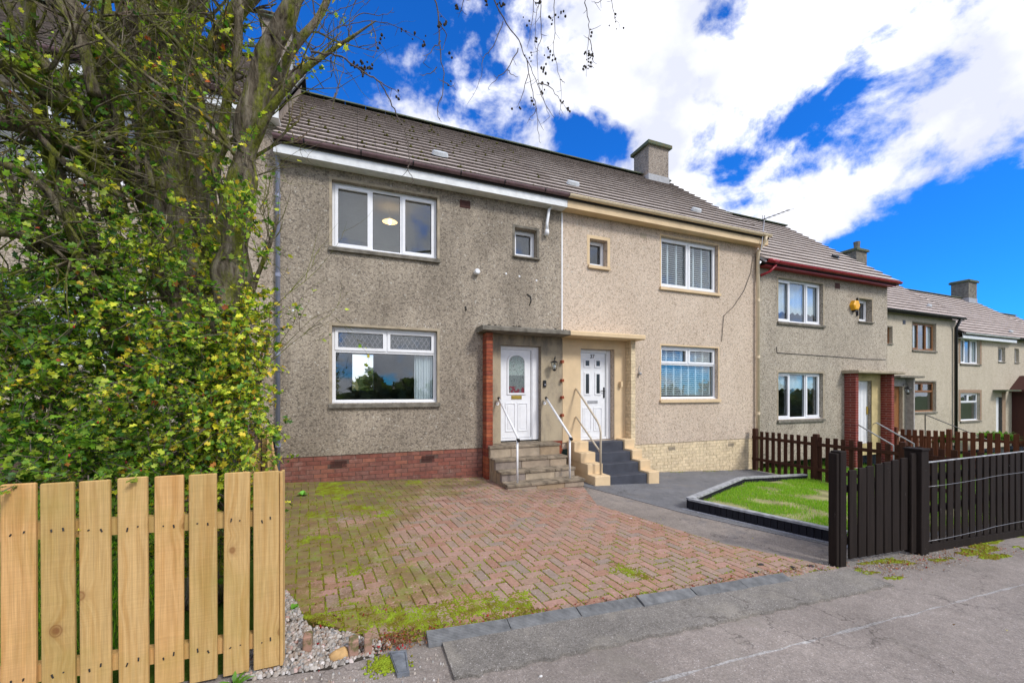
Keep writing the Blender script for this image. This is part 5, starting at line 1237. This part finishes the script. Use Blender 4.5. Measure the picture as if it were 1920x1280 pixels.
litter('leaf_litter', pts, .008, np.array([(.55, .5, .4), (.2, .12, .06), (.5, .45, .12), (.08, .05, .03)]))

# loose things on the ground
def stone(label, px, py, sx, sy, sz, mat, Y=None, rot=0, name='stone', lift=0.0):
    for Yk in [Y]: pass
    x = at(px, py, Y).x; m = MB(); n = 9; rr = random.Random(px)
    prof = [(0, .0), (.8, .05), (1, .35), (.9, .7), (.55, .95), (.05, 1.0)]
    jit = [rr.uniform(.82, 1.12) for _ in range(n)]; vs = []
    for pr, z in prof:
        for k in range(n): t = 2*pi*k/n; vs.append((pr*jit[k]*sx*cos(t), pr*jit[k]*sy*sin(t), z*sz*(1+.1*sin(t*2))))
    m.poly(vs, [(a*n+k, a*n+(k+1) % n, (a+1)*n+(k+1) % n, (a+1)*n+k) for a in range(len(prof)-1) for k in range(n)]+[tuple(range((len(prof)-1)*n, len(prof)*n))])
    m.xform(T(x, Y, gz(x)-.008+lift) @ Matrix.Rotation(rot, 4, 'Z')); return m.build(name, mat, None, smooth=True, label=label, cat='stone', group=None)
stone('large yellow sandstone cobble lying in the gravel beside two upright red bricks', 636, 1205, .062, .04, .055, 'sandstone', 2.555, .1)
for px, w_, lab in ((577, .05, 'single upright red edging brick standing alone in the white gravel'), (663, .055, 'upright mossy red brick touching the yellow cobble'), (690, .045, 'upright mossy red brick at the right end of the gravel, nearest the driveway')):
    Y = 2.68 if px == 577 else 2.56; x = at(px, 1190, Y).x; m = MB(); m.bev(x-w_/2, x+w_/2, Y-.03, Y+.045, gz(x)-.02, gz(x)+.095, .006)
    b_ = m.build('brick', 'mossbrick', None, label=lab, cat='brick', group='upright bricks in the gravel')
for px, py, Y, s_, lab in ((1426, 1052, 2.87, .035, 'black lump of stone farthest back on the brick driveway, right'), (1418, 1072, 2.74, .03, 'small black stone with a white chip just above the rubber ramp end'), (1487, 1070, 2.72, .04, 'largest black stone near the gatepost at the driveway corner'), (1520, 1072, 2.70, .035, 'flat black stone nearest the gatepost on the driveway corner'), (1350, 1080, 2.74, .02, 'small dark stone above the middle rubber ramp')):
    stone(lab, px, py, s_, s_*.6, s_*.6, 'darkstone', Y, px)
stone('small white pebble lying alone on the reddish pavement', 1014, 1250, .012, .009, .009, 'whitestone', 2.06)
stone('pale yellow chip on the bottom right of the pavement', 1591, 1228, .014, .012, .008, 'sandstone', 1.32)
stone('white chip on the asphalt path above the right side of the driveway', 1183, 962, .03, .012, .012, 'whitestone', 4.55)
# rubber threshold ramps along the drive edge
edges = [.41, .965, 1.515, 2.06, 2.62, 3.18, 3.75]
labs = ['grey rubber threshold ramp at the left end by the red leaf litter', 'grey ridged rubber ramp second from the left along the driveway edge', 'grey ridged rubber ramp third from the left, tucked under its right neighbour', 'smooth topped grey rubber ramp lying proud of the one on its left', 'grey ridged rubber ramp second from the right, strewn with dry needles', 'grey ridged rubber ramp at the right end beside the black stones']
for i in range(6):
    x0, x1 = edges[i]+.004, edges[i+1]-.004; up = .018 if i == 3 else .0; rot_ = (-.02, .01, .015, .02, -.015, -.02)[i]
    m = MB(); y0, y1 = 2.50, 2.60; zt = lambda y, x: .006+(.030)*(y-y0)/(y1-y0)+up*(x1-x)/(x1-x0)*.9
    ns = 26 if i != 3 else 26; V = [];  # ridged top
    prof = []
    nr_ = 9
    for k in range(nr_):
        ya = y0+(y1-y0)*k/nr_; yb = ya+(y1-y0)/nr_; yc = ya+(yb-ya)*.55; e = .006 if i != 3 else .0025
        prof += [(ya, e), (yc, e), (yc+.001, 0), (yb-.001, 0)]
    pts = [(y0-.004, -.012, True)]+[(y, e, False) for y, e in prof]+[(y1, -.012, True)]
    for x in (x0, x1):
        for (y, e, base) in pts: V.append((x, y, gz(x)+(e if base else zt(y, x)+e)+.006))
    n = len(pts); m.poly(V, [(j, j+1, n+j+1, n+j) for j in range(n-1)]+[(n-1, 0, n, 2*n-1)]+[tuple(range(n-1, -1, -1)), tuple(range(n, 2*n))])
    m.xform(T((x0+x1)/2, y0, 0) @ Matrix.Rotation(rot_, 4, 'Z') @ T(-(x0+x1)/2, -y0, 0))
    m.build('threshold_ramp', 'rubber', None, label=labs[i], cat='ramp', group='rubber ramps along the driveway edge')
# small iron cover in the pavement
def ground_at(px, py):                                     # where the sight line of a picture point meets the sloping ground
    lo, hi = .5, 30
    for _ in range(40):
        md = (lo+hi)/2; p = at(px, py, md)
        if p.z > gz(p.x): lo = md
        else: hi = md
    return at(px, py, lo)
q = [ground_at(*p) for p in ((745, 1268), (768, 1264), (762, 1221), (729, 1224))]
m = MB(); m.prism([(p.x, p.y) for p in q], -.03, .012, gz); cv = empty('utility_cover', tuple(sum(q, Vector())/4), 'small tapered grey metal cover set in the pavement by the gravel', 'utility cover'); m.build('plate', 'coverplate', cv)
c0 = sum(q, Vector())/4; m = MB()
for k in range(4):
    a, b = q[k], q[(k+1) % 4]; a = c0+(a-c0)*.86; b = c0+(b-c0)*.86; i1 = c0+(a-c0)*.9; i2 = c0+(b-c0)*.9
    m.prism([(p.x, p.y) for p in (a, b, i2, i1)], .0125, .018, gz)
m.build('rim', 'coverplate', cv)

# weeds
def weed(label, P, n, L, wdt, col, name='weed'):
    e = empty(name, tuple(P), label, 'weed'); V = []; F = []; tn = []; rr = random.Random(n+int(P[0]*100))
    for i in range(n):
        a = rr.uniform(0, 2*pi); l = L*rr.uniform(.5, 1.1); el = rr.uniform(.3, 1.2); b = len(V); side = Vector((-sin(a), cos(a), 0)); d = Vector((cos(a)*cos(el), sin(a)*cos(el), sin(el)))
        for t, w_, dr in ((0, .15, 0), (.3, .8, 0), (.65, 1, -.06), (1, .05, -.25)):
            p = Vector(P)+d*l*t+Vector((0, 0, dr*l)); V += [tuple(p-side*wdt*w_), tuple(p+side*wdt*w_)]
        F += [(b+j*2, b+j*2+1, b+j*2+3, b+j*2+2) for j in range(3)]; tn += [np.array(col)*rr.uniform(.7, 1.3)]*3
    o = np_mesh('leaf', np.array(V), np.array(F), 'leaf', e, tone=np.array(tn), kind=None); return e
weed('green weed with narrow pointed leaves at the foot of the pine fence', (at(440, 1268, 2.46).x, 2.46, gz(-.6)), 22, .13, .008, (.14, .34, .03))
weed('bright green weed alone on the mossy bricks near the house base', (at(567, 915, 6.6).x, 6.6, gz(-.9)), 12, .1, .035, (.2, .5, .06))
weed('light green weed with broad leaves at the mossy left edge of the driveway', (-.42, 3.2, gz(-.4)), 16, .06, .016, (.18, .45, .04))
for px, Y, lab in ((1775, 9.0, 'bright green leafy shrub showing over the red brown fence'), (1853, 9.2, 'green shrub by the far white door behind the fence'), (1880, 9.0, 'green shrub at the foot of the far maroon porch')):
    p = at(px, 808, Y); weed(lab, (p.x, Y, p.z-.5), 260, .75 if px > 1800 else .55, .05, (.13, .27, .04), 'shrub')

# ------------------------------------------------------------------ the old hawthorn behind the pine fence
tree = empty('hawthorn_tree', (-1.15, 3.7, gz(-1.1)), 'old many stemmed mossy hawthorn with yellowing leaves growing behind the pine fence', 'tree')
tr = random.Random(42)
def smooth(path, n=6):
    P = [Vector(p) for p in path]; out = []
    for i in range(len(P)-1):
        p0 = P[max(i-1, 0)]; p1 = P[i]; p2 = P[i+1]; p3 = P[min(i+2, len(P)-1)]
        for k in range(n):
            t = k/n; out.append(.5*((2*p1)+(p2-p0)*t+(2*p0-5*p1+4*p2-p3)*t*t+(3*p1-p0-3*p2+p3)*t**3))
    out.append(P[-1]); return out
def limb(mb, pts, r0, r1, n=8, knob=.08, seg=6):
    """pts: (picture x, picture y, distance) survey of a limb's centre line; r in metres"""
    path = smooth([at(*p) for p in pts], seg); N = len(path)
    rad = []
    for i, p in enumerate(path):
        t = i/(N-1); rr = (r0+(r1-r0)*t)*(1+knob*mn.noise(p*5)*2); rad.append(rr); 
        path[i] = p+Vector((mn.noise(p*3+Vector((9, 0, 0))), mn.noise(p*3+Vector((0, 9, 0))), 0))*.02
    mb.tube(path, rad, n); return path, rad
big = []                                                     # (survey, r0, r1)
trunk = MB()
MAIN = [
 ([(395,1115,3.55),(388,900,3.55),(375,760,3.55),(350,600,3.55),(322,450,3.6),(305,330,3.65),(290,210,3.7),(270,90,3.75),(240,-60,3.8)], .17, .12, 16),
 ([(372,760,3.6),(392,600,3.7),(388,470,3.7),(372,330,3.7),(352,210,3.65),(330,110,3.6),(345,20,3.5),(360,-60,3.4)], .12, .10, 14),
 ([(400,1110,3.5),(412,900,3.4),(425,740,3.3),(432,600,3.2),(436,500,3.2),(446,400,3.2),(458,300,3.2),(478,200,3.15),(500,110,3.1),(548,10,3.0),(580,-60,3.0)], .13, .05, 12),
]
for p, a, b, n in MAIN: big.append(limb(trunk, p, a, b, n, .16, 8))
trunk.build('trunk', 'bark', tree, smooth=True)
LIMBS = [
 ([(340,190,3.6),(390,110,3.5),(425,50,3.4),(470,-10,3.3),(520,-80,3.2)], .075, .05),
 ([(350,120,3.6),(352,60,3.6),(350,-40,3.6)], .085, .07),
 ([(300,280,3.65),(262,180,3.5),(240,90,3.4),(252,20,3.3),(236,-40,3.3)], .06, .04),
 ([(330,470,3.6),(282,380,3.5),(232,290,3.4),(205,220,3.3),(190,120,3.25),(150,40,3.2),(110,-30,3.2)], .085, .045),
 ([(225,420,3.4),(190,300,3.3),(150,215,3.2),(95,180,3.1),(45,130,3.0),(-40,110,3.0)], .06, .05),
 ([(215,345,3.4),(168,300,3.3),(110,270,3.2),(50,240,3.1),(-40,225,3.0)], .06, .035),
 ([(250,560,3.5),(190,500,3.4),(150,430,3.3),(115,360,3.3),(92,290,3.3),(70,180,3.3),(60,60,3.3),(50,-30,3.3)], .07, .02),
 ([(290,760,3.6),(220,640,3.5),(182,560,3.4),(140,500,3.3),(90,450,3.3),(30,400,3.2),(-40,380,3.2)], .085, .04),
 ([(300,900,3.6),(150,820,3.4),(100,730,3.3),(80,660,3.3),(20,600,3.3),(-40,560,3.3)], .06, .02),
 ([(460,300,3.2),(500,215,3.1),(560,140,3.0),(610,100,2.95),(660,70,2.9),(705,40,2.85)], .035, .004),
 ([(470,260,3.2),(510,170,3.3),(552,90,3.3),(600,30,3.3),(640,-60,3.3)], .045, .02),
 ([(440,440,3.2),(420,380,3.3),(405,330,3.35),(398,290,3.4),(392,230,3.4)], .04, .006),
 ([(402,345,3.4),(418,230,3.4),(440,110,3.35),(452,20,3.3),(452,-40,3.3)], .035, .025),
 ([(255,330,3.2),(262,240,3.2),(278,320,3.2)], .012, .01),
 ([(282,350,3.2),(270,280,3.2),(256,200,3.2),(250,150,3.2)], .02, .012),
 ([(225,270,3.2),(212,150,3.2),(205,60,3.2),(200,0,3.2)], .03, .02),
 ([(175,180,3.1),(150,80,3.1),(120,20,3.1),(90,-30,3.1)], .035, .025),
 ([(440,290,3.1),(400,230,3.0),(340,190,2.95),(260,130,2.9),(180,50,2.9)], .016, .01),
 ([(442,285,3.1),(380,240,3.0),(330,190,3.0),(285,130,2.95)], .018, .008),
 ([(390,165,3.2),(330,80,3.1),(250,20,3.0)], .015, .01),
 ([(0,180,3.0),(70,250,3.05),(140,320,3.1),(230,370,3.2)], .014, .02),
 ([(-20,300,3.0),(60,330,3.0),(120,410,3.1),(160,520,3.2)], .018, .025),
 ([(-20,60,2.9),(50,90,3.0),(120,170,3.1),(170,250,3.2)], .016, .03),
 ([(60,470,3.2),(90,360,3.2),(120,140,3.1)], .03, .005),
 ([(-30,430,3.1),(60,440,3.1),(130,470,3.2)], .03, .03),
 ([(440,640,3.3),(470,560,3.2),(500,470,3.1),(520,400,3.0)], .025, .008),
 ([(412,900,3.4),(450,780,3.3),(490,700,3.2),(505,620,3.1)], .03, .008),
 ([(330,190,3.6),(300,60,3.5),(310,-40,3.4)], .07, .05),
 ([(400,330,3.4),(430,270,3.3),(480,240,3.2),(520,170,3.1),(580,120,3.0),(640,60,3.0)], .02, .003),
]
for p, a, b in LIMBS:
    m = MB(); big.append(limb(m, p, a, b, 8, .14)); m.build('limb', 'bark', tree, smooth=True)
# finer branches springing from the limbs
bm = MB(); ends = []
def grow(p, d, L, r, depth):
    path = [p]; rad = [r]; n = 5
    for i in range(n):
        d = (d+Vector((tr.gauss(0, .22), tr.gauss(0, .22), tr.gauss(.03, .2)))).normalized(); p = p+d*L/n; path.append(p); rad.append(r*(1-.8*(i+1)/n))
    if min(q.y for q in path) < 2.62 and path[-1].z < 1.5: return
    bm.tube(path, rad, 4 if r < .008 else 5, False)
    ends.append((path, depth))
    if depth > 0:
        for k in range(tr.randint(2, 4)):
            q = tr.randint(1, n); grow(path[q], (d+Vector((tr.gauss(0, .9), tr.gauss(0, .6), tr.gauss(.1, .7)))).normalized(), L*tr.uniform(.4, .75), rad[q]*.8+.001, depth-1)
for path, rad in big:
    for _ in range(5 if path[-1].x > -1.6 else 13):
        i = tr.randrange(len(path)//4, len(path)); t = (path[min(i+1, len(path)-1)]-path[max(i-1, 0)]).normalized()
        if path[i].z > 6: continue
        grow(path[i], (t*.6+Vector((tr.gauss(-.15, .8), tr.gauss(.15, .5), tr.gauss(.25, .5)))).normalized(), tr.uniform(.35, .95), min(.014, rad[i]*.3), 2)
bm.build('branch', 'bark', tree, kind='stuff')

# leaves: lobed blades, each folded along its rib
def leaves(name, P, D, size, tone, parent):
    n = len(P); D = D/np.linalg.norm(D, axis=1, keepdims=True); q = rng.normal(size=(n, 3)); q[:, 2] += 1.1
    U = q-D*np.sum(q*D, 1, keepdims=True); U /= np.linalg.norm(U, axis=1, keepdims=True)+1e-9; Sd = np.cross(D, U)
    prof = [(0, 0), (.42, .22), (.22, .42), (.46, .66), (.16, .74), (0, 1)]; s = size*rng.uniform(.4, 1.45, n)
    V = np.empty((n, 10, 3)); lift = .22
    pts = [(0, 0)]+[(x, y) for x, y in prof[1:-1]]+[(0, 1)]+[(-x, y) for x, y in prof[1:-1][::-1]]
    for j, (x, y) in enumerate(pts): V[:, j] = P+s[:, None]*(D*y+Sd*x+U*(abs(x)*lift-.18*y*y))
    k = len(pts)                                            # 10 points, two half blades of 6
    F = np.concatenate([np.arange(n)[:, None]*k+np.array([[0, 1, 2, 3, 4, 5]]), np.arange(n)[:, None]*k+np.array([[0, 5, 6, 7, 8, 9]])])
    return np_mesh(name, V.reshape(-1, 3), F, 'leaf', parent, tone=np.concatenate([tone, tone]))
GREEN = np.array([(.09, .22, .02), (.15, .30, .025), (.20, .36, .03), (.06, .16, .03), (.30, .42, .04), (.34, .42, .05), (.12, .22, .025), (.05, .12, .02), (.25, .33, .05)])
YEL = np.array([(.62, .62, .06), (.74, .62, .05), (.52, .6, .06), (.72, .46, .05), (.46, .56, .06)])
RED = np.array([(.42, .1, .03), (.3, .06, .03), (.5, .2, .05)])
def tone_for(P):
    n = len(P); yv = np.clip((P[:, 0]+1.75)/1.6, 0, 1)*.42+.05; u_ = rng.random(n)
    pn = np.array([mn.noise(Vector(p)*2.2) for p in P]); yv = np.clip(yv+pn*.45, .02, .8)
    t = GREEN[rng.integers(0, len(GREEN), n)]; y = YEL[rng.integers(0, len(YEL), n)]; rd = RED[rng.integers(0, 3, n)]
    t = np.where((u_ < yv)[:, None], y, t); t = np.where((u_ > .993)[:, None], rd, t); return np.clip(t*rng.uniform(.65, 1.6, (n, 1)), 0, .85)
# (picture x, y, distance, radius across, radius up, number of twigs): where the leafy spray hangs thick
BLOBS = [(40,520,3.2,.34,.3,60),(30,640,3.2,.36,.34,95),(110,600,3.3,.3,.3,60),(40,760,3.1,.36,.34,115),(150,720,3.2,.34,.34,120),(60,870,2.95,.4,.26,120),(190,850,3.0,.4,.28,120),
 (250,760,3.2,.34,.34,115),(250,640,3.3,.25,.25,50),(310,580,3.2,.3,.28,75),(350,480,3.8,.3,.2,36),(320,410,3.2,.25,.12,20),(280,860,3.05,.3,.3,80),(350,760,3.1,.34,.34,80),(350,660,3.7,.32,.3,90),
 (410,620,3.1,.27,.3,100),(410,720,3.0,.29,.32,120),(450,680,3.05,.23,.3,105),(430,820,3.0,.27,.32,115),(455,780,3.0,.17,.3,75),(400,540,3.6,.22,.2,30),(470,600,3.0,.16,.22,40),
 (500,400,3.0,.18,.3,26),(480,300,3.1,.22,.3,24),(530,330,3.0,.16,.2,12),(470,480,3.0,.16,.22,22),(130,430,3.2,.4,.26,44),(220,400,3.3,.3,.2,18),(60,350,3.2,.4,.3,18),(250,480,3.2,.3,.2,40),
 (90,130,3.2,.6,.5,16),(450,150,3.2,.4,.4,12),(560,60,3.1,.35,.25,26),(640,60,3.1,.3,.22,16),(300,200,3.1,.5,.5,4),(-60,600,3.2,.4,.6,60),(-80,800,3.0,.4,.4,60),(130,940,2.85,.4,.12,40),(300,960,2.9,.4,.2,30),(180,1040,3.1,.5,.2,16),
 (420,950,3.1,.3,.3,60),(330,1050,3.1,.3,.25,24),(100,560,3.8,.6,.4,60),(300,700,3.9,.6,.5,90),(120,780,3.9,.7,.5,90)]
LP, LD = [], []; tw = MB()
for px, py, Y, rx, rz, n in BLOBS:
    c = at(px, py, Y); subs = []
    for _ in range(max(3, n//9)):
        a, b = tr.uniform(0, 2*pi), tr.uniform(-1, 1); rr = tr.random()**.4; q = sqrt(1-b*b)
        subs.append(c+Vector((rx*rr*q*cos(a), min(rx, .38)*rr*q*sin(a), rz*rr*b)))
    for _ in range(int(n*1.15)):
        p = tr.choice(subs)+Vector((tr.gauss(0, .055), tr.gauss(0, .055), tr.gauss(0, .045)))
        if p.y < 2.66 and p.z < 1.02: continue
        if p.x > -.56-.02*p.z-.05*sin(p.z*5): continue
        if p.y < 2.56: p.y = 2.56+tr.random()*.1
        d = ((p-c)*1.2+Vector((tr.gauss(0, .3), tr.gauss(-.08, .25), tr.gauss(.0, .3)))).normalized(); L = tr.uniform(.10, .30); path = [p]
        for k in range(3):
            d = (d+Vector((tr.gauss(0, .25), tr.gauss(0, .25), tr.gauss(-.08, .25)))).normalized(); path.append(path[-1]+d*L/3)
        tw.tube(path, [.003, .0026, .002, .001], 3, False)
        m_ = tr.randint(10, 19)
        for j in range(m_):
            t = tr.random()*3; k = min(int(t), 2); q_ = path[k].lerp(path[k+1], t-k); LP.append(q_+Vector((tr.gauss(0, .008), tr.gauss(0, .008), tr.gauss(0, .008)))); LD.append(d*.5+Vector((tr.gauss(0, 1), tr.gauss(-.2, 1), tr.gauss(-.1, .8))))
for path, depth in ends:
    if tr.random() < .5 or depth > 1: continue
    lowd = 6 if path[-1].z < 2.4 else 1.2
    if path[-1].x > -.45 and tr.random() < .6: continue
    for j in range(int(tr.random()*(lowd+1))):
        k = tr.randrange(1, len(path)); LP.append(path[k]+Vector((tr.gauss(0, .012), tr.gauss(0, .012), tr.gauss(0, .012)))); LD.append(Vector((tr.gauss(0, 1), tr.gauss(-.2, 1), tr.gauss(0, .8))))
for path, rad in big:                                       # small shoots and creeper leaves on the stems themselves
    for _ in range(int(120*min(1, rad[0]/.08))):
        i = tr.randrange(len(path)); p = path[i]
        if not (1.2 < p.z < 5.2): continue
        a = tr.uniform(0, 2*pi); o_ = Vector((cos(a), sin(a), 0))
        if o_.y > .4 or mn.noise(p*2.3+Vector((3, 1, 5))) < -.05: continue
        q_ = p+o_*(rad[i]+.004); d = (o_+Vector((0, 0, tr.uniform(-.2, .8)))).normalized(); L = tr.uniform(.02, .14); tw.tube([q_, q_+d*L], [.002, .001], 3, False)
        for j in range(tr.randint(2, 6)): LP.append(q_+d*L*tr.uniform(.3, 1.1)+Vector((tr.gauss(0, .012), tr.gauss(0, .012), tr.gauss(0, .012)))); LD.append(o_*.6+Vector((tr.gauss(0, .8), tr.gauss(-.1, .8), tr.gauss(0, .8))))
tw.build('twig', 'twig', tree, kind='stuff')
P = np.array([tuple(v) for v in LP]); leaves('foliage', P, np.array([tuple(v) for v in LD]), .031, tone_for(P), tree)
# red haws
idx = rng.choice(len(P), 160, replace=False); m = MB()
for i in idx: x, y, z = P[i]; m.tube([(x, y, z-.009), (x, y, z-.004), (x, y, z+.003), (x, y, z+.007)], [.003, .006, .006, .002], 5)
MAT['haw'] = simple('red_berry', (.4, .03, .02), .4, .2); m.build('berry', 'haw', tree, smooth=True, kind='stuff')

# an overhanging limb above the driveway, its bare twigs hanging into view
HANG = [
 [(690,0),(710,150),(720,330),(745,480),(710,660),(715,720)], [(1040,-10),(1100,110),(1190,240),(1240,350),(1290,470),(1340,600),(1400,700)],
 [(1240,350),(1270,520),(1295,640),(1310,780),(1325,860)], [(1250,440),(1210,580),(1180,650)], [(1300,650),(1275,690),(1240,740)], [(1300,500),(1380,520),(1440,600),(1490,660)],
 [(1325,0),(1330,200),(1305,300),(1310,480),(1360,640),(1380,700)], [(1405,0),(1410,200),(1400,300),(1440,470),(1445,600),(1437,680)], [(1190,290),(1120,420),(1060,470),(1010,525)],
 [(1120,420),(1150,445),(1185,465)], [(1100,130),(1040,280),(980,350),(960,490),(885,625)], [(1590,0),(1610,130),(1612,230),(1600,330),(1597,460)], [(1612,230),(1640,330),(1630,400)], [(1750,0),(1770,110),(1800,150)],
 [(-60,310),(60,330),(150,350),(250,430),(340,480),(400,560),(440,660),(510,780),(525,860),(535,960),(530,1020),(560,1080)], [(340,480),(400,520),(450,540),(480,585)], [(-60,300),(0,280),(70,190),(160,150),(300,130),(430,150),(500,180),(570,215),(630,250)],
 [(310,130),(330,220),(335,300),(320,350)], [(185,160),(175,240),(160,330)], [(860,0),(850,60),(825,80)], [(720,250),(680,290),(620,370)], [(700,405),(660,440),(600,455)], [(750,490),(785,520),(810,500)], [(715,140),(755,210),(735,300)],
 [(1285,0),(1270,150),(1240,290)], [(1320,0),(1300,80),(1290,240),(1300,310)], [(60,335),(90,420),(200,450)], [(0,190),(40,100),(110,60),(200,30),(300,-10)], [(180,140),(260,80),(380,90),(440,50)], [(90,560),(80,600),(130,450),(140,350)], [(1440,470),(1475,505)], [(1700,-5),(1660,20),(1630,10)]]
hb = MB(); ht = MB(); xr = random.Random(77)
for i, pl in enumerate(HANG):
    Y = 3.05+.35*sin(i*2.1); path = smooth([at(600+x/3.2, y/3.2, Y) for x, y in pl], 4)
    if pl[0][1] <= 0 and pl[0][0] > 600:
        top = path[0]; path = [Vector((top.x-.05, top.y, 5.5 if top.x < 1.3 else 5.95)), Vector((top.x-.02, top.y, top.z+.15))]+path
    r0 = .0065 if i in (0, 1, 14) else .0042; N = len(path); path = [p+Vector((xr.gauss(0, .004), xr.gauss(0, .004), xr.gauss(0, .003))) for p in path]
    ht.tube(path, [r0*(1-.72*k/(N-1)) for k in range(N)], 5, False)
    for k in range(2, N, 2):
        if xr.random() < .5:
            d = Vector((xr.gauss(0, .6), xr.gauss(0, .4), xr.gauss(-.4, .4))).normalized()*xr.uniform(.03, .1); ht.tube([path[k], path[k]+d*.6+Vector((0, 0, -.005)), path[k]+d], [.002, .0017, .001], 3, False)
ht.build('hanging_twig', 'twig', tree, kind='stuff')
hb.tube(smooth([at(360, -60, 3.4), Vector((.1, 3.25, 5.25)), Vector((1.2, 3.15, 5.6)), Vector((2.4, 3.1, 5.9)), Vector((3.4, 3.1, 6.0))], 6), [.06-.0018*k for k in range(25)], 8); hb.build('limb', 'bark', tree, smooth=True)
cl = MB()
for x, y, n in ((780,320,3),(1380,130,5),(1365,300,4),(1350,410,7),(1390,340,8),(1300,240,6),(1605,330,9),(1620,400,8),(1590,400,5),(1770,120,4),(1800,150,2),(1490,660,4),(1265,610,5),(1185,660,3),(1650,340,3),(1645,200,4),(1450,80,6),(1255,340,5),(820,50,6),(1000,30,4),(1090,20,8),(720,150,5),(740,130,4),(785,520,2),(465,575,4),(270,400,9),(240,390,9),(200,380,7),(300,410,7),(250,430,8),(620,250,4),(560,215,3),(490,170,3),(370,240,3),(345,270,3),(1310,20,5),(1240,130,3),(1345,540,4),(1350,505,4),(1450,610,3)):
    for _ in range(n):
        p = at(600+(x+xr.gauss(0, 13))/3.2, (y+xr.gauss(0, 15))/3.2, 3.05+xr.uniform(-.2, .3)); s_ = xr.uniform(.006, .012); d = Vector((xr.gauss(0, .4), xr.gauss(0, .4), -1)).normalized()*s_
        cl.tube([p-d, p-d*.4, p+d*.5, p+d*1.1], [s_*.3, s_*.9, s_*.85, s_*.2], 5)
cl.build('seed_cluster', 'catkin', tree, smooth=True, kind='stuff')

# low shrubs and the belt of trees across the street, seen in the window panes
n = 26000; X_ = rng.uniform(-70, 90, n); hgt = 2.6+1.3*np.sin(X_*.21)+1.1*np.sin(X_*.53+1)+.8*np.sin(X_*1.3); Z_ = -3.5+(hgt+2.6)*rng.random(n)**.8
P = np.c_[X_, -38+rng.uniform(-2.5, 2.5, n), Z_]; D = rng.normal(size=(n, 3))
T_ = np.array([(.17, .22, .09), (.13, .17, .07), (.2, .24, .1), (.24, .22, .11)])[rng.integers(0, 4, n)]
o = leaves('tree_belt', P, D, 1.0, T_, None); tag(o, 'belt of dark trees across the street', 'trees')
n = 9000; X_ = rng.uniform(-30, 30, n); P = np.c_[X_, 45+rng.uniform(-2, 2, n), -2+(4.4+1.2*np.sin(X_*.4)+np.sin(X_*1.1))*rng.random(n)]
o = leaves('tree_belt', P, rng.normal(size=(n, 3)), 1.0, T_[:n], None); tag(o, 'belt of trees behind the houses', 'trees')
